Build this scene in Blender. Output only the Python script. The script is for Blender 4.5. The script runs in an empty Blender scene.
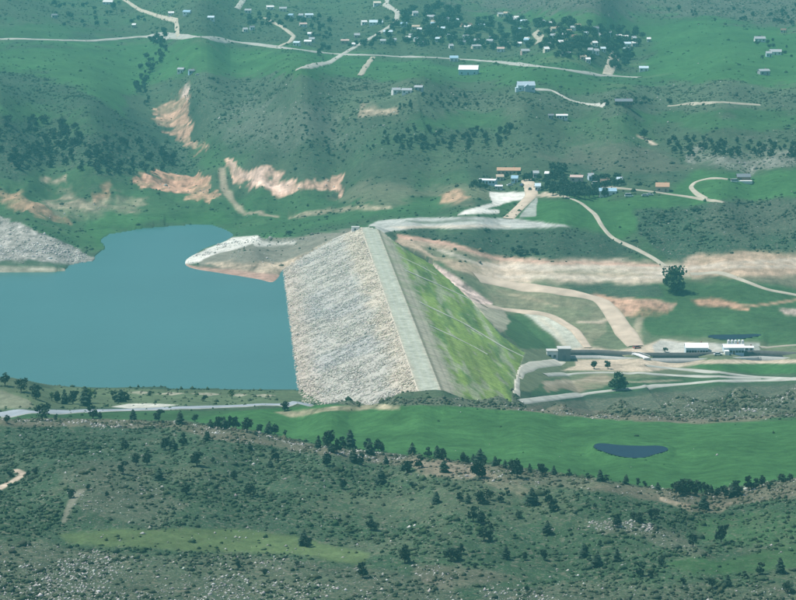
import bpy, math, random
import numpy as np

random.seed(7)
rng = np.random.default_rng(11)
SC = bpy.context.scene
COL = SC.collection
R = math.radians

# ------------------------------------------------------------------ camera, sky, sun, exposure
FPX = 3000.0                      # focal length in pixels of a 796 wide picture
CZ = 225.0                        # camera height over the dam crest (crest = 0)
PITCH = math.atan(445.0 / FPX)
cam_d = bpy.data.cameras.new('camera')
cam = bpy.data.objects.new('camera', cam_d)
COL.objects.link(cam)
cam_d.sensor_width = 36.0
cam_d.lens = 36.0 * FPX / 796.0
cam_d.clip_start = 1.0
cam_d.clip_end = 30000.0
cam.location = (0, 0, CZ)
cam.rotation_euler = (math.pi / 2 - PITCH, 0, 0)
SC.camera = cam

TO_SUN = np.array([-0.46, 0.10, 0.88]); TO_SUN /= np.linalg.norm(TO_SUN)
sun_el = math.asin(TO_SUN[2]); sun_az = math.atan2(TO_SUN[0], TO_SUN[1])
W = bpy.data.worlds.new('World'); SC.world = W; W.use_nodes = True
wn = W.node_tree.nodes; wl = W.node_tree.links
bg = wn['Background']; sky = wn.new('ShaderNodeTexSky'); sky.sky_type = 'NISHITA'
sky.sun_disc = False; sky.sun_elevation = sun_el; sky.sun_rotation = sun_az
sky.altitude = 1700; sky.air_density = 1.0; sky.dust_density = 1.0
wl.new(sky.outputs[0], bg.inputs[0]); bg.inputs[1].default_value = 0.10
sun_l = bpy.data.lights.new('sun', 'SUN'); sun_l.energy = 4.4; sun_l.angle = R(0.53)
sun_l.color = (1.0, 0.965, 0.90)
sun = bpy.data.objects.new('sun', sun_l); COL.objects.link(sun)
from mathutils import Vector, Matrix
sun.rotation_euler = Vector(TO_SUN).to_track_quat('Z', 'Y').to_euler()
sun.location = (-300, 300, 800)
SC.view_settings.view_transform = 'Standard'
SC.view_settings.look = 'None'
SC.view_settings.exposure = 0.35
SC.view_settings.gamma = 1.0
SC.view_settings.use_curve_mapping = False
SC.render.engine = 'CYCLES'
SC.cycles.use_denoising = True
SC.cycles.max_bounces = 5
SC.cycles.volume_bounces = 1
SC.cycles.diffuse_bounces = 2

# ------------------------------------------------------------------ picture <-> place
SP, CP = math.sin(PITCH), math.cos(PITCH)
WATER_Z = -20.0

def ray(px, py):
    """direction with y = 1 through a picture point"""
    a = (np.asarray(px, float) - 398.0) / FPX
    b = (np.asarray(py, float) - 300.0) / FPX
    dy = CP - b * SP
    dz = -SP - b * CP
    return a / dy, dz / dy

def at_z(px, py, z):
    """the point at height z seen at a picture point"""
    u, k = ray(px, py)
    Y = (z - CZ) / k
    return u * Y, Y

def to_pix(X, Y, Z):
    dz = Z - CZ
    f = Y * CP - dz * SP
    up = Y * SP + dz * CP
    return 398 + FPX * X / f, 300 - FPX * up / f

# ------------------------------------------------------------------ noise
_tab = rng.random((16, 256, 256))
def vnoise(x, y, s):
    t = _tab[s % 16]
    x = np.asarray(x, float) + 1000.3 * (s + 1); y = np.asarray(y, float) + 731.7 * (s + 1)
    xi = np.floor(x).astype(np.int64); yi = np.floor(y).astype(np.int64)
    fx = x - xi; fy = y - yi
    fx = fx * fx * (3 - 2 * fx); fy = fy * fy * (3 - 2 * fy)
    x0, x1, y0, y1 = xi & 255, (xi + 1) & 255, yi & 255, (yi + 1) & 255
    return (t[x0, y0] * (1 - fx) + t[x1, y0] * fx) * (1 - fy) + (t[x0, y1] * (1 - fx) + t[x1, y1] * fx) * fy

def fbm(x, y, scale, octv=4, s=0, gain=0.5):
    """-1 .. 1, features of about `scale` metres"""
    v = 0; a = 1; tot = 0; f = 1.0 / scale
    for k in range(octv):
        v = v + a * (vnoise(x * f, y * f, s + k) * 2 - 1); tot += a
        a *= gain; f *= 2.03
    return v / tot * 1.6

def sstep(e0, e1, x):
    t = np.clip((x - e0) / (e1 - e0 + 1e-9), 0, 1)
    return t * t * (3 - 2 * t)

# ------------------------------------------------------------------ polygons
def inside(px, py, poly):
    r = np.zeros(px.shape, bool)
    n = len(poly)
    for i in range(n):
        x0, y0 = poly[i]; x1, y1 = poly[(i + 1) % n]
        if y0 == y1: continue
        c = ((y0 > py) != (y1 > py)) & (px < (x1 - x0) * (py - y0) / (y1 - y0) + x0)
        r ^= c
    return r

def dist_line(px, py, pts, closed=False):
    d = np.full(px.shape, 1e18)
    n = len(pts)
    for i in range(n if closed else n - 1):
        x0, y0 = pts[i]; x1, y1 = pts[(i + 1) % n]
        dx, dy = x1 - x0, y1 - y0
        t = np.clip(((px - x0) * dx + (py - y0) * dy) / (dx * dx + dy * dy + 1e-12), 0, 1)
        d = np.minimum(d, (px - x0 - t * dx) ** 2 + (py - y0 - t * dy) ** 2)
    return np.sqrt(d)

# ------------------------------------------------------------------ the dam's planes
def line_at(p0, p1):
    a = np.array(at_z(p0[0], p0[1], 0)); b = np.array(at_z(p1[0], p1[1], 0))
    return a, b
cl0, cl1 = line_at((420, 395), (361.5, 228))          # upstream edge of the crest, near and far
D_AX = (cl1 - cl0) / np.linalg.norm(cl1 - cl0)
D_LEN = np.linalg.norm(cl1 - cl0)
D_N = np.array([D_AX[1], -D_AX[0]])                    # towards downstream (right)
CREST_W, SHOULDER_W, SHOULDER_D = 9.6, 7.5, 2.6
UP_SLOPE, DN_SLOPE = 2.4, 2.0
def dam_st(X, Y):
    dx, dy = X - cl0[0], Y - cl0[1]
    return dx * D_AX[0] + dy * D_AX[1], dx * D_N[0] + dy * D_N[1]
def dam_z(s):
    """height of the dam surface at the signed distance s downstream of the crest's upstream edge"""
    s = np.asarray(s, float)
    z = np.where(s < 0, s / UP_SLOPE, 0.0)
    e = CREST_W
    z = np.where((s > e) & (s <= e + SHOULDER_W), -(s - e) / SHOULDER_W * SHOULDER_D, z)
    z = np.where(s > e + SHOULDER_W, -SHOULDER_D - (s - e - SHOULDER_W) / DN_SLOPE, z)
    return z
def dam_xy(t, s):
    return cl0[0] + D_AX[0] * t + D_N[0] * s, cl0[1] + D_AX[1] * t + D_N[1] * s
UP_POLY = [(354, 226.5), (318, 248.5), (278, 272), (262, 281), (150, 300), (150, 380), (294, 387.5), (306, 393), (322, 402), (345, 410), (470, 430), (441, 398), (377, 226)]
DN_POLY = [(370, 228), (381, 231), (398, 245), (432, 264), (446, 277), (470, 300), (500, 335), (524, 353), (517, 370), (511, 392), (512, 430), (430, 430), (415, 398)]

# ------------------------------------------------------------------ terrain control points (px, py, z)
CTRL = []
def C(*pts): CTRL.extend(pts)
def Cw(X, Y, z): CTRL_W.append((X, Y, z))
CTRL_W = []
for x in (-60, 80, 220, 398, 560, 700, 860):
    C((x, 640, 0), (x, 600, 3), (x, 545, 5))
C((-60, 510, 8), (80, 500, 10), (220, 500, 8), (398, 510, 6), (560, 532, 7), (700, 545, 7), (860, 528, 9))
C((-60, 460, 11), (80, 455, 12), (200, 455, 12), (860, 515, 10))
# rocky ridge in front of the meadow: crest and the ground behind it
for x, y, z, zb in ((-60, 417, 5, -9), (0, 419, 5, -8), (80, 420, 6, -7), (180, 422, 8, -5), (250, 431, 10, -2), (330, 446, 12, 0), (420, 456, 13, 1),
                    (500, 465, 13, 1), (600, 479, 13, 1), (690, 492, 9, 1), (800, 477, 14, 2), (870, 470, 14, 2)):
    X, Y = at_z(x, y, z); C((x, y, z)); Cw(X * (Y + 55) / Y, Y + 55, zb); Cw(X * (Y - 30) / Y, Y - 30, z - 2)
# meadow
C((330, 420, -1), (420, 430, 0), (520, 435, 0), (620, 440, 0), (720, 450, 1), (800, 450, 2), (860, 440, 2), (620, 452, 0), (700, 432, -2))
# grey shrub ridge in front of the dam
for x, y, z, zb in ((300, 405, -6, -19), (350, 402, -1, -20), (400, 399, 2.5, -10), (440, 397, 3, -8), (500, 396.5, 1.5, -22), (560, 402, -2, -34),
                    (620, 399, -4, -36), (680, 392, -5, -36), (740, 385, -5, -35), (800, 383, -4, -34), (860, 382, -4, -34)):
    X, Y = at_z(x, y, z); C((x, y, z)); Cw(X * (Y + 70) / Y, Y + 70, zb); C((x, y + 13, z - 3.2))
# highway bench and near shore
C((-60, 413, -11), (0, 412, -11), (80, 410, -11), (180, 408, -10), (260, 405, -9), (320, 403, -6), (60, 396, -16), (150, 396, -16), (240, 396, -16))
C((-60, 380, -7), (0, 386, -7), (30, 396, -8))
# valley below the dam
C((560, 375, -40), (640, 377, -40), (720, 372, -39), (800, 370, -38), (860, 370, -37), (560, 346, -40), (610, 352, -40), (700, 352, -39), (800, 352, -38), (660, 335, -37),
  (760, 330, -36), (860, 330, -36), (560, 325, -35), (620, 310, -31), (720, 300, -28), (860, 300, -28), (560, 300, -28), (600, 282, -22.5), (680, 282, -22.5),
  (520, 280, -22), (480, 282, -21), (440, 255, -10), (500, 265, -16.5), (600, 265, -16.5), (700, 266, -17), (800, 264, -16.5), (860, 264, -16.5))
# bench above it, saddle pads
C((450, 232, -2), (550, 240, -6), (640, 252, -11.5), (520, 252, -11), (410, 224, 0), (480, 222, 1), (560, 225, 0), (500, 196, 4), (540, 203, 3), (600, 205, 2), (600, 228, -2.5), (640, 240, -7))
# dark knoll right
C((650, 212, 2), (720, 206, 7), (800, 205, 9), (860, 205, 9), (690, 236, -5.5), (750, 240, -6.5), (860, 240, -6))
# houses on the slope and the slopes above
C((500, 176, 9), (600, 186, 7), (700, 196, 8), (750, 178, 12), (800, 190, 11), (860, 180, 12), (700, 155, 20), (780, 140, 28), (640, 138, 26), (560, 150, 20), (480, 160, 16), (430, 185, 5),
  (400, 206, 0), (350, 212, -6), (300, 214, -12), (345, 190, -2), (280, 196, -9), (235, 212, -16), (215, 190, -10), (250, 176, -3), (260, 158, 8), (340, 168, 5), (200, 140, 4), (170, 120, 8), (205, 165, -4))
C((280, 140, 17), (350, 128, 28), (450, 120, 33), (560, 116, 35), (700, 118, 35), (800, 112, 38), (860, 112, 38))
C((205, 86, 36), (300, 80, 54), (420, 82, 54), (520, 92, 48), (620, 94, 48), (720, 86, 50), (860, 90, 50))
C((230, 56, 38), (330, 62, 38), (450, 68, 38), (600, 74, 40), (700, 64, 46), (860, 74, 48), (400, 46, 42), (520, 40, 46), (620, 46, 47))
C((150, 36, 42), (0, 40, 46), (80, 62, 38), (-60, 62, 42), (50, 88, 33), (150, 60, 34), (140, 90, 20), (0, 108, 36), (-60, 110, 36), (90, 118, 27), (0, 150, 14), (-60, 150, 16), (80, 166, 4), (150, 160, 0),
  (50, 190, -8), (130, 192, -9), (-60, 190, -6), (0, 205, -9), (30, 214, -8), (-60, 225, -8), (90, 205, -12), (180, 205, -14), (30, 236, -12), (60, 246, -16))
C((0, 0, 74), (200, 0, 78), (400, 0, 72), (600, 0, 84), (860, 0, 92), (-60, 0, 74), (700, 22, 62), (450, 20, 56), (150, 16, 56), (800, 30, 60), (300, 20, 54))
# peninsula by the dam
C((250, 243, -12), (290, 246, -11), (330, 238, -7), (210, 255, -17), (235, 265, -16), (280, 262, -14), (300, 256, -12))
for Xr in (-0.22, -0.11, 0, 0.11, 0.22):
    Cw(Xr * 5200, 5200, 130); Cw(Xr * 6500, 6500, 190); Cw(Xr * 8500, 8500, 205)
    Cw(Xr * 500, 500, -10)

VK = 675000.0
def tps_fit():
    P = []; Z = []
    for x, y, z in CTRL:
        X, Y = at_z(x, y, z); P.append((3000 * X / Y, VK / Y)); Z.append(z)
    for X, Y, z in CTRL_W:
        P.append((3000 * X / Y, VK / Y)); Z.append(z)
    P = np.array(P); Z = np.array(Z)
    n = len(P)
    d2 = ((P[:, None, :] - P[None, :, :]) ** 2).sum(-1)
    K = 0.5 * d2 * np.log(d2 + 1e-9) + np.eye(n) * 8.0
    A = np.zeros((n + 3, n + 3)); A[:n, :n] = K
    Q = np.c_[np.ones(n), P]; A[:n, n:] = Q; A[n:, :n] = Q.T
    w = np.linalg.solve(A, np.r_[Z, 0, 0, 0])
    return P, w
TP, TW = tps_fit()
def tps(u, v):
    sh = u.shape
    u = np.clip(u.ravel(), -470, 470); v = np.clip(v.ravel(), 80, 900)
    z = TW[-3] + TW[-2] * u + TW[-1] * v
    for i in range(len(TP)):
        d2 = (u - TP[i, 0]) ** 2 + (v - TP[i, 1]) ** 2
        z += TW[i] * 0.5 * d2 * np.log(d2 + 1e-9)
    return z.reshape(sh)

# grid, finer where the picture looks
us = np.r_[np.linspace(-760, -440, 34)[:-1], np.linspace(-440, 440, 690), np.linspace(440, 760, 34)[1:]]
vs = np.r_[np.linspace(1900, 860, 70)[:-1], np.linspace(860, 130, 760), np.linspace(130, 80, 30)[1:]]   # near -> far
UU, VV = np.meshgrid(us, vs)
YY = VK / VV; XX = UU * YY / 3000.0
# thin plate on a coarser grid, then bilinear
cu = np.linspace(us[0], us[-1], 260); cv = np.linspace(vs[0], vs[-1], 520)
CU, CV = np.meshgrid(cu, cv); CZg = tps(CU, CV)
def bil(gu, gv, g, u, v):
    u = np.clip(u, min(gu[0], gu[-1]), max(gu[0], gu[-1])); v = np.clip(v, min(gv[0], gv[-1]), max(gv[0], gv[-1]))
    if gv[0] > gv[-1]:
        j = np.clip(np.searchsorted(-gv, -v, side='right') - 1, 0, len(gv) - 2)
    else:
        j = np.clip(np.searchsorted(gv, v, side='right') - 1, 0, len(gv) - 2)
    i = np.clip(np.searchsorted(gu, u, side='right') - 1, 0, len(gu) - 2)
    fu = (u - gu[i]) / (gu[i + 1] - gu[i]); fv = (v - gv[j]) / (gv[j + 1] - gv[j])
    return (g[j, i] * (1 - fu) + g[j, i + 1] * fu) * (1 - fv) + (g[j + 1, i] * (1 - fu) + g[j + 1, i + 1] * fu) * fv
ZZ = bil(cu, cv, CZg, UU, VV)

# reservoir outline at water level
SHORE = [(-420, 276), (-40, 275), (0, 273), (40, 272.5), (66, 272), (70, 266), (94, 262), (99, 256), (106, 250), (101, 241), (110, 234), (150, 228.5), (190, 224), (212, 225), (226, 230), (236, 235),
         (224, 242), (200, 250), (182, 262), (179, 266), (200, 270), (230, 274), (262, 279), (276, 286)]
shore_w = [at_z(x, y, WATER_Z) for x, y in SHORE]
shore_w += [dam_xy(t, 4) for t in (D_LEN * 0.80, D_LEN * 0.4, 40)]
shore_w += [at_z(x, y, WATER_Z) for x, y in ((300, 391), (250, 390), (200, 389), (120, 388), (60, 388), (20, 392), (-60, 392), (-420, 392))]
wu = [(3000 * X / Y, VK / Y) for X, Y in shore_w]
S_, s_ = dam_st(XX, YY)
wn1 = fbm(XX, YY, 40, 3, 3) * 2.5
ins = inside(UU + wn1, VV + wn1 * 0.5, wu)
near = (YY > 1250) & (YY < 2400)
dsh = dist_line(XX, YY, shore_w, True)
ZZ = np.where(ins, np.minimum(ZZ, WATER_Z - 0.4 - 0.05 * np.minimum(dsh, 200)), ZZ)
lakeside = near & ~ins & (s_ < 0)
ZZ = np.where(lakeside, np.maximum(ZZ, WATER_Z + 0.15 + 0.03 * np.minimum(dsh, 60)), ZZ)
# relief
far = sstep(1900, 2600, YY)
slope_rel = fbm(XX, YY, 150, 4, 1)
gully = 1 - np.abs(fbm(XX, YY, 110, 3, 5))
fore = 1 - sstep(1150, 1250, YY)
flat_valley = sstep(-22, -32, ZZ) * (~ins)
rel_amp = (0.5 + 3.5 * sstep(1950, 2200, YY) * (1 - sstep(2330, 2480, YY)) + 1.0 * sstep(3150, 3500, YY)) * (1 - 0.8 * flat_valley)
rel_amp = rel_amp * np.where(near & (s_ < 60), 0.35, 1)
calm = np.ones(UU.shape)
for z_, poly_ in ((2, [(375, 186), (610, 186), (620, 232), (375, 234)]), (-39, [(540, 340), (860, 338), (860, 384), (540, 384)]), (-18, [(480, 255), (860, 250), (860, 300), (600, 345), (490, 330)])):
    q_ = [at_z(a, b, z_) for a, b in poly_]; q_ = [(3000 * a / b, VK / b) for a, b in q_]
    d_ = dist_line(UU, VV, q_, True); calm *= np.where(inside(UU, VV, q_), .12, np.clip(d_ / 14, .12, 1))
rel_amp = rel_amp * calm
ZZ = ZZ + np.where(ins, 0, slope_rel * rel_amp)
upl = far * sstep(10, 22, ZZ) * (1 - sstep(2330, 2450, YY))
ZZ = ZZ + upl * (gully - 0.6) * 4.5
ZZ = ZZ + np.where(ins, 0, fbm(XX, YY, 18, 3, 8) * (0.3 * fore + 0.25 * far + 0.10) * calm)
for z_, poly_ in ((3, [(214, 164), (226, 151), (240, 164), (275, 172), (348, 174), (346, 186), (300, 194), (262, 199), (236, 190)]), (-9, [(134, 180), (200, 172), (217, 190), (214, 204), (150, 192)]),
                  (16, [(182, 86), (192, 83), (193, 104), (200, 138), (216, 148), (176, 140), (150, 126)]), (-10, [(-60, 188), (60, 186), (115, 186), (150, 200), (70, 222), (-60, 210)])):
    q_ = [at_z(a, b, z_) for a, b in poly_]; q_ = [(3000 * a / b, VK / b) for a, b in q_]
    d_ = np.where(inside(UU, VV, q_), dist_line(UU, VV, q_, True), 0)
    ZZ = ZZ + np.clip(d_ / 4, 0, 1) * (np.abs(fbm(XX, YY * .35, 16, 3, 11)) * -3.2 + fbm(XX, YY, 40, 3, 13) * 1.5)
back = sstep(3400, 4200, YY)
ZZ = ZZ + back * fbm(XX, YY, 420, 4, 2) * 9
ZZ = np.minimum(ZZ, 214)
lakeside = near & ~ins & (s_ < 0)
ZZ = np.where(lakeside, np.maximum(ZZ, WATER_Z + 0.15 + 0.02 * np.minimum(dsh, 60)), ZZ)
bank = np.where(UU > -235, .11, .30)
ZZ = np.where(lakeside & (dsh < 150), np.minimum(ZZ, WATER_Z + .25 + bank * dsh + .002 * dsh ** 2), ZZ)
# terrain under / beside the dam
zd = dam_z(s_)
foot = (zd > -60) & (S_ > -30) & (S_ < D_LEN + 6)
qx, qy = to_pix(XX, YY, zd)
up = s_ < CREST_W * 0.5
vis = np.where(up, inside(qx, qy, UP_POLY), inside(qx, qy, DN_POLY)) & (S_ > 6)
vis &= zd > -41
cl = lambda a, p: np.where(inside(qx, qy, p), 1, -1) * dist_line(qx, qy, p, True)
din = np.where(up, cl(0, UP_POLY), cl(0, DN_POLY))                    # signed picture distance to the dam's visible edge
ridge_end = S_ <= 6
zt = zd + np.clip(-din * .35, -1.6, .35)
zmin_ = np.where(up, -21.5, -41)
ZZ = np.where(foot & (din > 0) & (S_ > 6) & (zd > zmin_), np.minimum(ZZ, zt), ZZ)
ZZ = np.where(up & (din <= 0) & (din > -24) & (zd > -26) & (S_ > 60) & (S_ < D_LEN + 40), np.minimum(ZZ, np.maximum(zd, -20) + .35 - din * .30), ZZ)
ZZ = np.where(foot & (din <= 0) & ~ridge_end & (np.abs(s_) < 110) & (zd > zmin_), np.maximum(ZZ, zt), ZZ)
ZZ = np.where((s_ > 30) & (zd <= -41) & (S_ > -20) & (S_ < D_LEN) & (s_ < 130), np.maximum(ZZ, -40.6), ZZ)
# smooth the peninsula beside the dam
bi = np.nonzero((us > -250) & (us < -40))[0]; bj = np.nonzero((VK / vs > 1600) & (VK / vs < 1960))[0]
sl = np.s_[bj[0]:bj[-1] + 1, bi[0]:bi[-1] + 1]
Zb = ZZ[sl].copy(); lock = (foot & (din > -.5) & (zd > -20))[sl]
for k in range(40):
    Z2 = Zb.copy(); Z2[:, 1:-1] = (Zb[:, :-2] + 2 * Zb[:, 1:-1] + Zb[:, 2:]) / 4
    if k % 10 == 0: Z2[1:-1] = (Z2[:-2] + 2 * Z2[1:-1] + Z2[2:]) / 4
    Z2[:, :2] = Zb[:, :2]; Z2[:, -2:] = Zb[:, -2:]
    Zb = np.where(lock, ZZ[sl], Z2)
ZZ[sl] = Zb

def ground_z(X, Y):
    X = np.asarray(X, float); Y = np.asarray(Y, float)
    return bil(us, vs, ZZ, 3000 * X / Y, VK / Y)

_vr = vs[::-1]
def G(px, py):
    """first point of the ground (or dam) met behind a picture point: arrays X, Y, Z"""
    px = np.atleast_1d(np.asarray(px, float)); py = np.atleast_1d(np.asarray(py, float))
    u, k = ray(px, py)
    Ys = VK / vs                                    # near -> far
    out = []
    for a, b in zip(u, k):
        zr = CZ + b * Ys
        zg = bil(us, vs, ZZ, np.full_like(Ys, 3000 * a), vs)
        hit = np.nonzero(zg >= zr)[0]
        if len(hit) == 0: j = len(Ys) - 1
        else: j = hit[0]
        if j == 0: y = Ys[0]
        else:
            d0 = zr[j - 1] - zg[j - 1]; d1 = zg[j] - zr[j]
            y = Ys[j - 1] + (Ys[j] - Ys[j - 1]) * d0 / (d0 + d1 + 1e-9)
        out.append((a * y, y))
    o = np.array(out)
    return o[:, 0], o[:, 1], ground_z(o[:, 0], o[:, 1])

def densify(pts, closed=False, step=7.0):
    out = []
    n = len(pts)
    for i in range(n if closed else n - 1):
        a, b = pts[i], pts[(i + 1) % n]
        k = max(1, int(math.hypot(b[0] - a[0], b[1] - a[1]) / step))
        out += [(a[0] + (b[0] - a[0]) * j / k, a[1] + (b[1] - a[1]) * j / k) for j in range(k)]
    if not closed: out.append(pts[-1])
    return out

def G1(px, py):
    X, Y, Z = G([px], [py]); return float(X[0]), float(Y[0]), float(Z[0])

# ------------------------------------------------------------------ land cover: what grows or lies where
MEADOW = (.040, .108, .034); GRASS = (.037, .090, .032); SAGE = (.054, .081, .044); SHRUB = (.031, .057, .033)
DRY = (.120, .130, .072); RED = (.46, .265, .175); PINK = (.52, .40, .34); TAN = (.36, .285, .205); BEIGE = (.48, .39, .295)
PALE = (.62, .60, .53); ROCK = (.27, .255, .225); GRAVEL = (.35, .355, .32); BROWN = (.155, .125, .09); SAND = (.36, .33, .25)
base = np.zeros(UU.shape + (3,))
n1 = fbm(XX, YY, 260, 4, 4); n2 = fbm(XX, YY, 45, 4, 9); n3 = fbm(XX, YY, 14, 3, 12)
def mix(a, b, t): return a * (1 - t[..., None]) + np.asarray(b) * t[..., None]
base[:] = SAGE
base = mix(base, GRASS, sstep(-.2, .6, n1 + n2 * .4))
base = mix(base, SHRUB, sstep(.1, .7, -n1 + n2 * .6))
base = mix(base, DRY, sstep(.35, .9, n2) * .35)
shrub = np.full(UU.shape, .25); rock = np.full(UU.shape, .003)
n4 = fbm(XX * 1.2, YY * .45, 5, 4, 7, .7)
wx = fbm(XX, YY, 30, 3, 6) + .55 * fbm(XX, YY * .6, 8, 3, 2); wy = fbm(XX, YY, 30, 3, 10) + .55 * fbm(XX, YY * .6, 8, 3, 4)

def cover(col, pts, feather=3.0, warp=3.0, amt=1.0, sh=None, rk=None, mottle=0.0, grain=0.0):
    global base, shrub, rock
    pts = densify(pts, True)
    X, Y, Z = G([p[0] for p in pts], [p[1] for p in pts])
    pu = 3000 * X / Y; pv = VK / Y
    poly = list(zip(pu, pv))
    m = feather + warp * 2 + 4
    ci = np.nonzero((us > pu.min() - m) & (us < pu.max() + m))[0]
    ri = np.nonzero((vs > pv.min() - m) & (vs < pv.max() + m))[0]
    if len(ci) == 0 or len(ri) == 0: return
    sl = np.s_[ri[0]:ri[-1] + 1, ci[0]:ci[-1] + 1]
    u = UU[sl] + wx[sl] * warp; v = VV[sl] + wy[sl] * warp * .6
    d = dist_line(u, v, poly, True)
    d = np.where(inside(u, v, poly), d, -d)
    t = sstep(-feather * .5, feather * .5, d) * amt
    if mottle: t = t * (1 - mottle * sstep(-.1, .6, n2[sl] + n3[sl] * .7))
    cc = np.asarray(col, float) * np.ones(t.shape + (3,))
    if grain: cc = cc * np.clip(1 + grain * n4[sl], .3, 1.6)[..., None]
    base[sl] = base[sl] * (1 - t[..., None]) + cc * t[..., None]
    if sh is not None: shrub[sl] = shrub[sl] * (1 - t) + sh * t
    if rk is not None: rock[sl] = rock[sl] * (1 - t) + rk * t

def stripe(col, pts, width, feather=1.0, warp=.6, amt=1.0, sh=0, rk=0):
    """a track worn into the ground: width in metres"""
    global base, shrub, rock
    pts = densify(pts)
    X, Y, Z = G([p[0] for p in pts], [p[1] for p in pts])
    pu = 3000 * X / Y; pv = VK / Y
    m = 22
    ci = np.nonzero((us > pu.min() - m) & (us < pu.max() + m))[0]; ri = np.nonzero((vs > pv.min() - m) & (vs < pv.max() + m))[0]
    sl = np.s_[ri[0]:ri[-1] + 1, ci[0]:ci[-1] + 1]
    d = dist_line(XX[sl], YY[sl], list(zip(X, Y))) + wx[sl] * warp * width * .2
    t = (1 - sstep(width * .5 - feather, width * .5 + feather, d)) * amt
    base[sl] = mix(base[sl], col, t)
    shrub[sl] = shrub[sl] * (1 - t) + sh * t; rock[sl] = rock[sl] * (1 - t) + rk * t

# --- far country
cover(MEADOW, [(-60, 44), (60, 44), (150, 40), (170, 40), (280, 52), (400, 60), (500, 66), (600, 78), (520, 84), (400, 80), (296, 76), (180, 76), (150, 74), (120, 110), (40, 78), (-60, 70)], 6, 8, .85, .08)
cover(MEADOW, [(-60, 84), (40, 86), (100, 104), (130, 130), (60, 122), (-60, 112)], 8, 8, .7, .1)
cover(SHRUB, [(-60, 70), (30, 72), (80, 88), (130, 118), (150, 140), (60, 110), (-60, 88)], 8, 6, .8, .6)
cover(GRASS, [(-60, 20), (40, 22), (130, 30), (60, 38), (-60, 38)], 6, 6, .8, .1)
cover(MEADOW, [(560, 30), (640, 24), (720, 22), (796, 34), (860, 40), (860, 84), (740, 82), (640, 76), (655, 50), (640, 34)], 8, 6, .9, .06)
cover(MEADOW, [(470, 12), (560, 14), (650, 16), (620, 24), (540, 22), (480, 18)], 5, 5, .8, .06)
cover((.085, .085, .07), [(430, -20), (860, -20), (860, 36), (780, 26), (700, 16), (600, 12), (500, 10), (440, 4)], 6, 8, .75, .7, .06)
cover(SAGE, [(-60, -20), (430, -20), (440, 6), (380, 30), (280, 38), (180, 34), (130, 26), (60, 20), (-60, 20)], 6, 8, .6, .5)
cover((.070, .096, .058), [(185, 80), (300, 77), (420, 84), (520, 96), (600, 92), (700, 80), (860, 86), (860, 112), (700, 112), (600, 116), (540, 112), (440, 118), (380, 122), (350, 140), (260, 150), (225, 140), (200, 120)], 6, 6, .85, .6, .03)
cover(SHRUB, [(185, 84), (290, 80), (360, 92), (340, 118), (380, 124), (540, 118), (540, 140), (400, 150), (430, 165), (340, 165), (260, 160), (215, 150), (190, 122)], 8, 8, .4, .6, .06)
cover((.24, .235, .20), [(215, 112), (250, 102), (300, 104), (345, 112), (340, 132), (280, 136), (230, 134)], 6, 8, .22, .5, .12, .85)
cover(GRASS, [(400, 125), (470, 113), (510, 116), (500, 128), (430, 134)], 5, 5, .9, .1)
cover(GRASS, [(620, 114), (700, 113), (796, 110), (860, 112), (860, 126), (700, 128), (640, 122)], 5, 5, .9, .1)
cover(MEADOW, [(560, 122), (640, 118), (660, 140), (620, 160), (580, 150)], 8, 8, .5, .2)
cover(SAGE, [(560, 128), (660, 138), (860, 130), (860, 166), (700, 170), (560, 165), (470, 160), (440, 150)], 8, 8, .7, .6, .05)
cover((.11, .10, .075), [(540, 150), (640, 146), (700, 168), (640, 176), (560, 168)], 8, 8, .5, .3)
cover(ROCK, [(680, 150), (730, 148), (796, 152), (796, 166), (730, 166), (690, 162)], 5, 6, .6, .4, .2, .6, grain=0.75)
cover(GRASS, [(420, 170), (470, 168), (480, 200), (430, 216), (390, 208)], 6, 6, .5, .3)
cover(MEADOW, [(560, 196), (660, 196), (680, 184), (700, 172), (796, 172), (860, 176), (860, 196), (720, 200), (660, 214), (620, 240), (596, 230), (580, 208)], 5, 4, .9, .05)
cover(MEADOW, [(536, 200), (562, 200), (590, 212), (594, 228), (524, 221)], 2, 1, 1, 0)
cover(SHRUB, [(636, 212), (700, 204), (796, 200), (860, 200), (860, 250), (740, 254), (690, 264), (664, 258), (645, 240)], 4, 4, .85, .8, .04)
cover((.072, .082, .055), [(720, 204), (800, 202), (860, 202), (860, 240), (740, 240), (700, 225)], 8, 6, .7, .6, .05)
cover(SHRUB, [(395, 230), (450, 231), (560, 228), (606, 234), (650, 258), (560, 262), (500, 256), (440, 240)], 3, 3, .8, .5)
# --- left shore country
cover(SHRUB, [(-60, 112), (30, 116), (100, 124), (180, 146), (200, 170), (120, 178), (40, 170), (-60, 180)], 8, 8, .8, .9)
cover(GRASS, [(-60, 180), (60, 176), (180, 182), (250, 210), (236, 228), (190, 222), (110, 232), (100, 250), (60, 226), (-60, 210)], 8, 8, .7, .15)
cover(MEADOW, [(85, 225), (110, 212), (160, 215), (220, 212), (236, 224), (190, 223), (110, 231), (100, 245)], 4, 3, .7, .05)
cover(GRASS, [(225, 200), (300, 195), (420, 188), (470, 200), (430, 215), (350, 222), (260, 232), (235, 222)], 6, 6, .8, .15)
cover(RED, [(136, 180), (160, 176), (200, 174), (215, 190), (212, 202), (180, 196), (150, 190)], 1.2, 6, .95, 0, .1, .45, grain=0.75)
cover(TAN, [(36, 204), (80, 196), (150, 200), (140, 214), (110, 212), (70, 216)], 5, 6, .6, .05, .05, .6, grain=0.75)
cover(RED, [(-10, 194), (20, 196), (45, 206), (70, 222), (55, 222), (10, 206)], 3, 5, .55, .05, .05, .5, grain=0.75)
cover(RED, [(90, 190), (112, 186), (108, 198), (92, 200)], 3, 4, .5, 0, 0, .5, grain=0.75)
cover(TAN, [(40, 182), (66, 180), (68, 186), (44, 186)], 2, 3, .7, grain=0.75)
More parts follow.
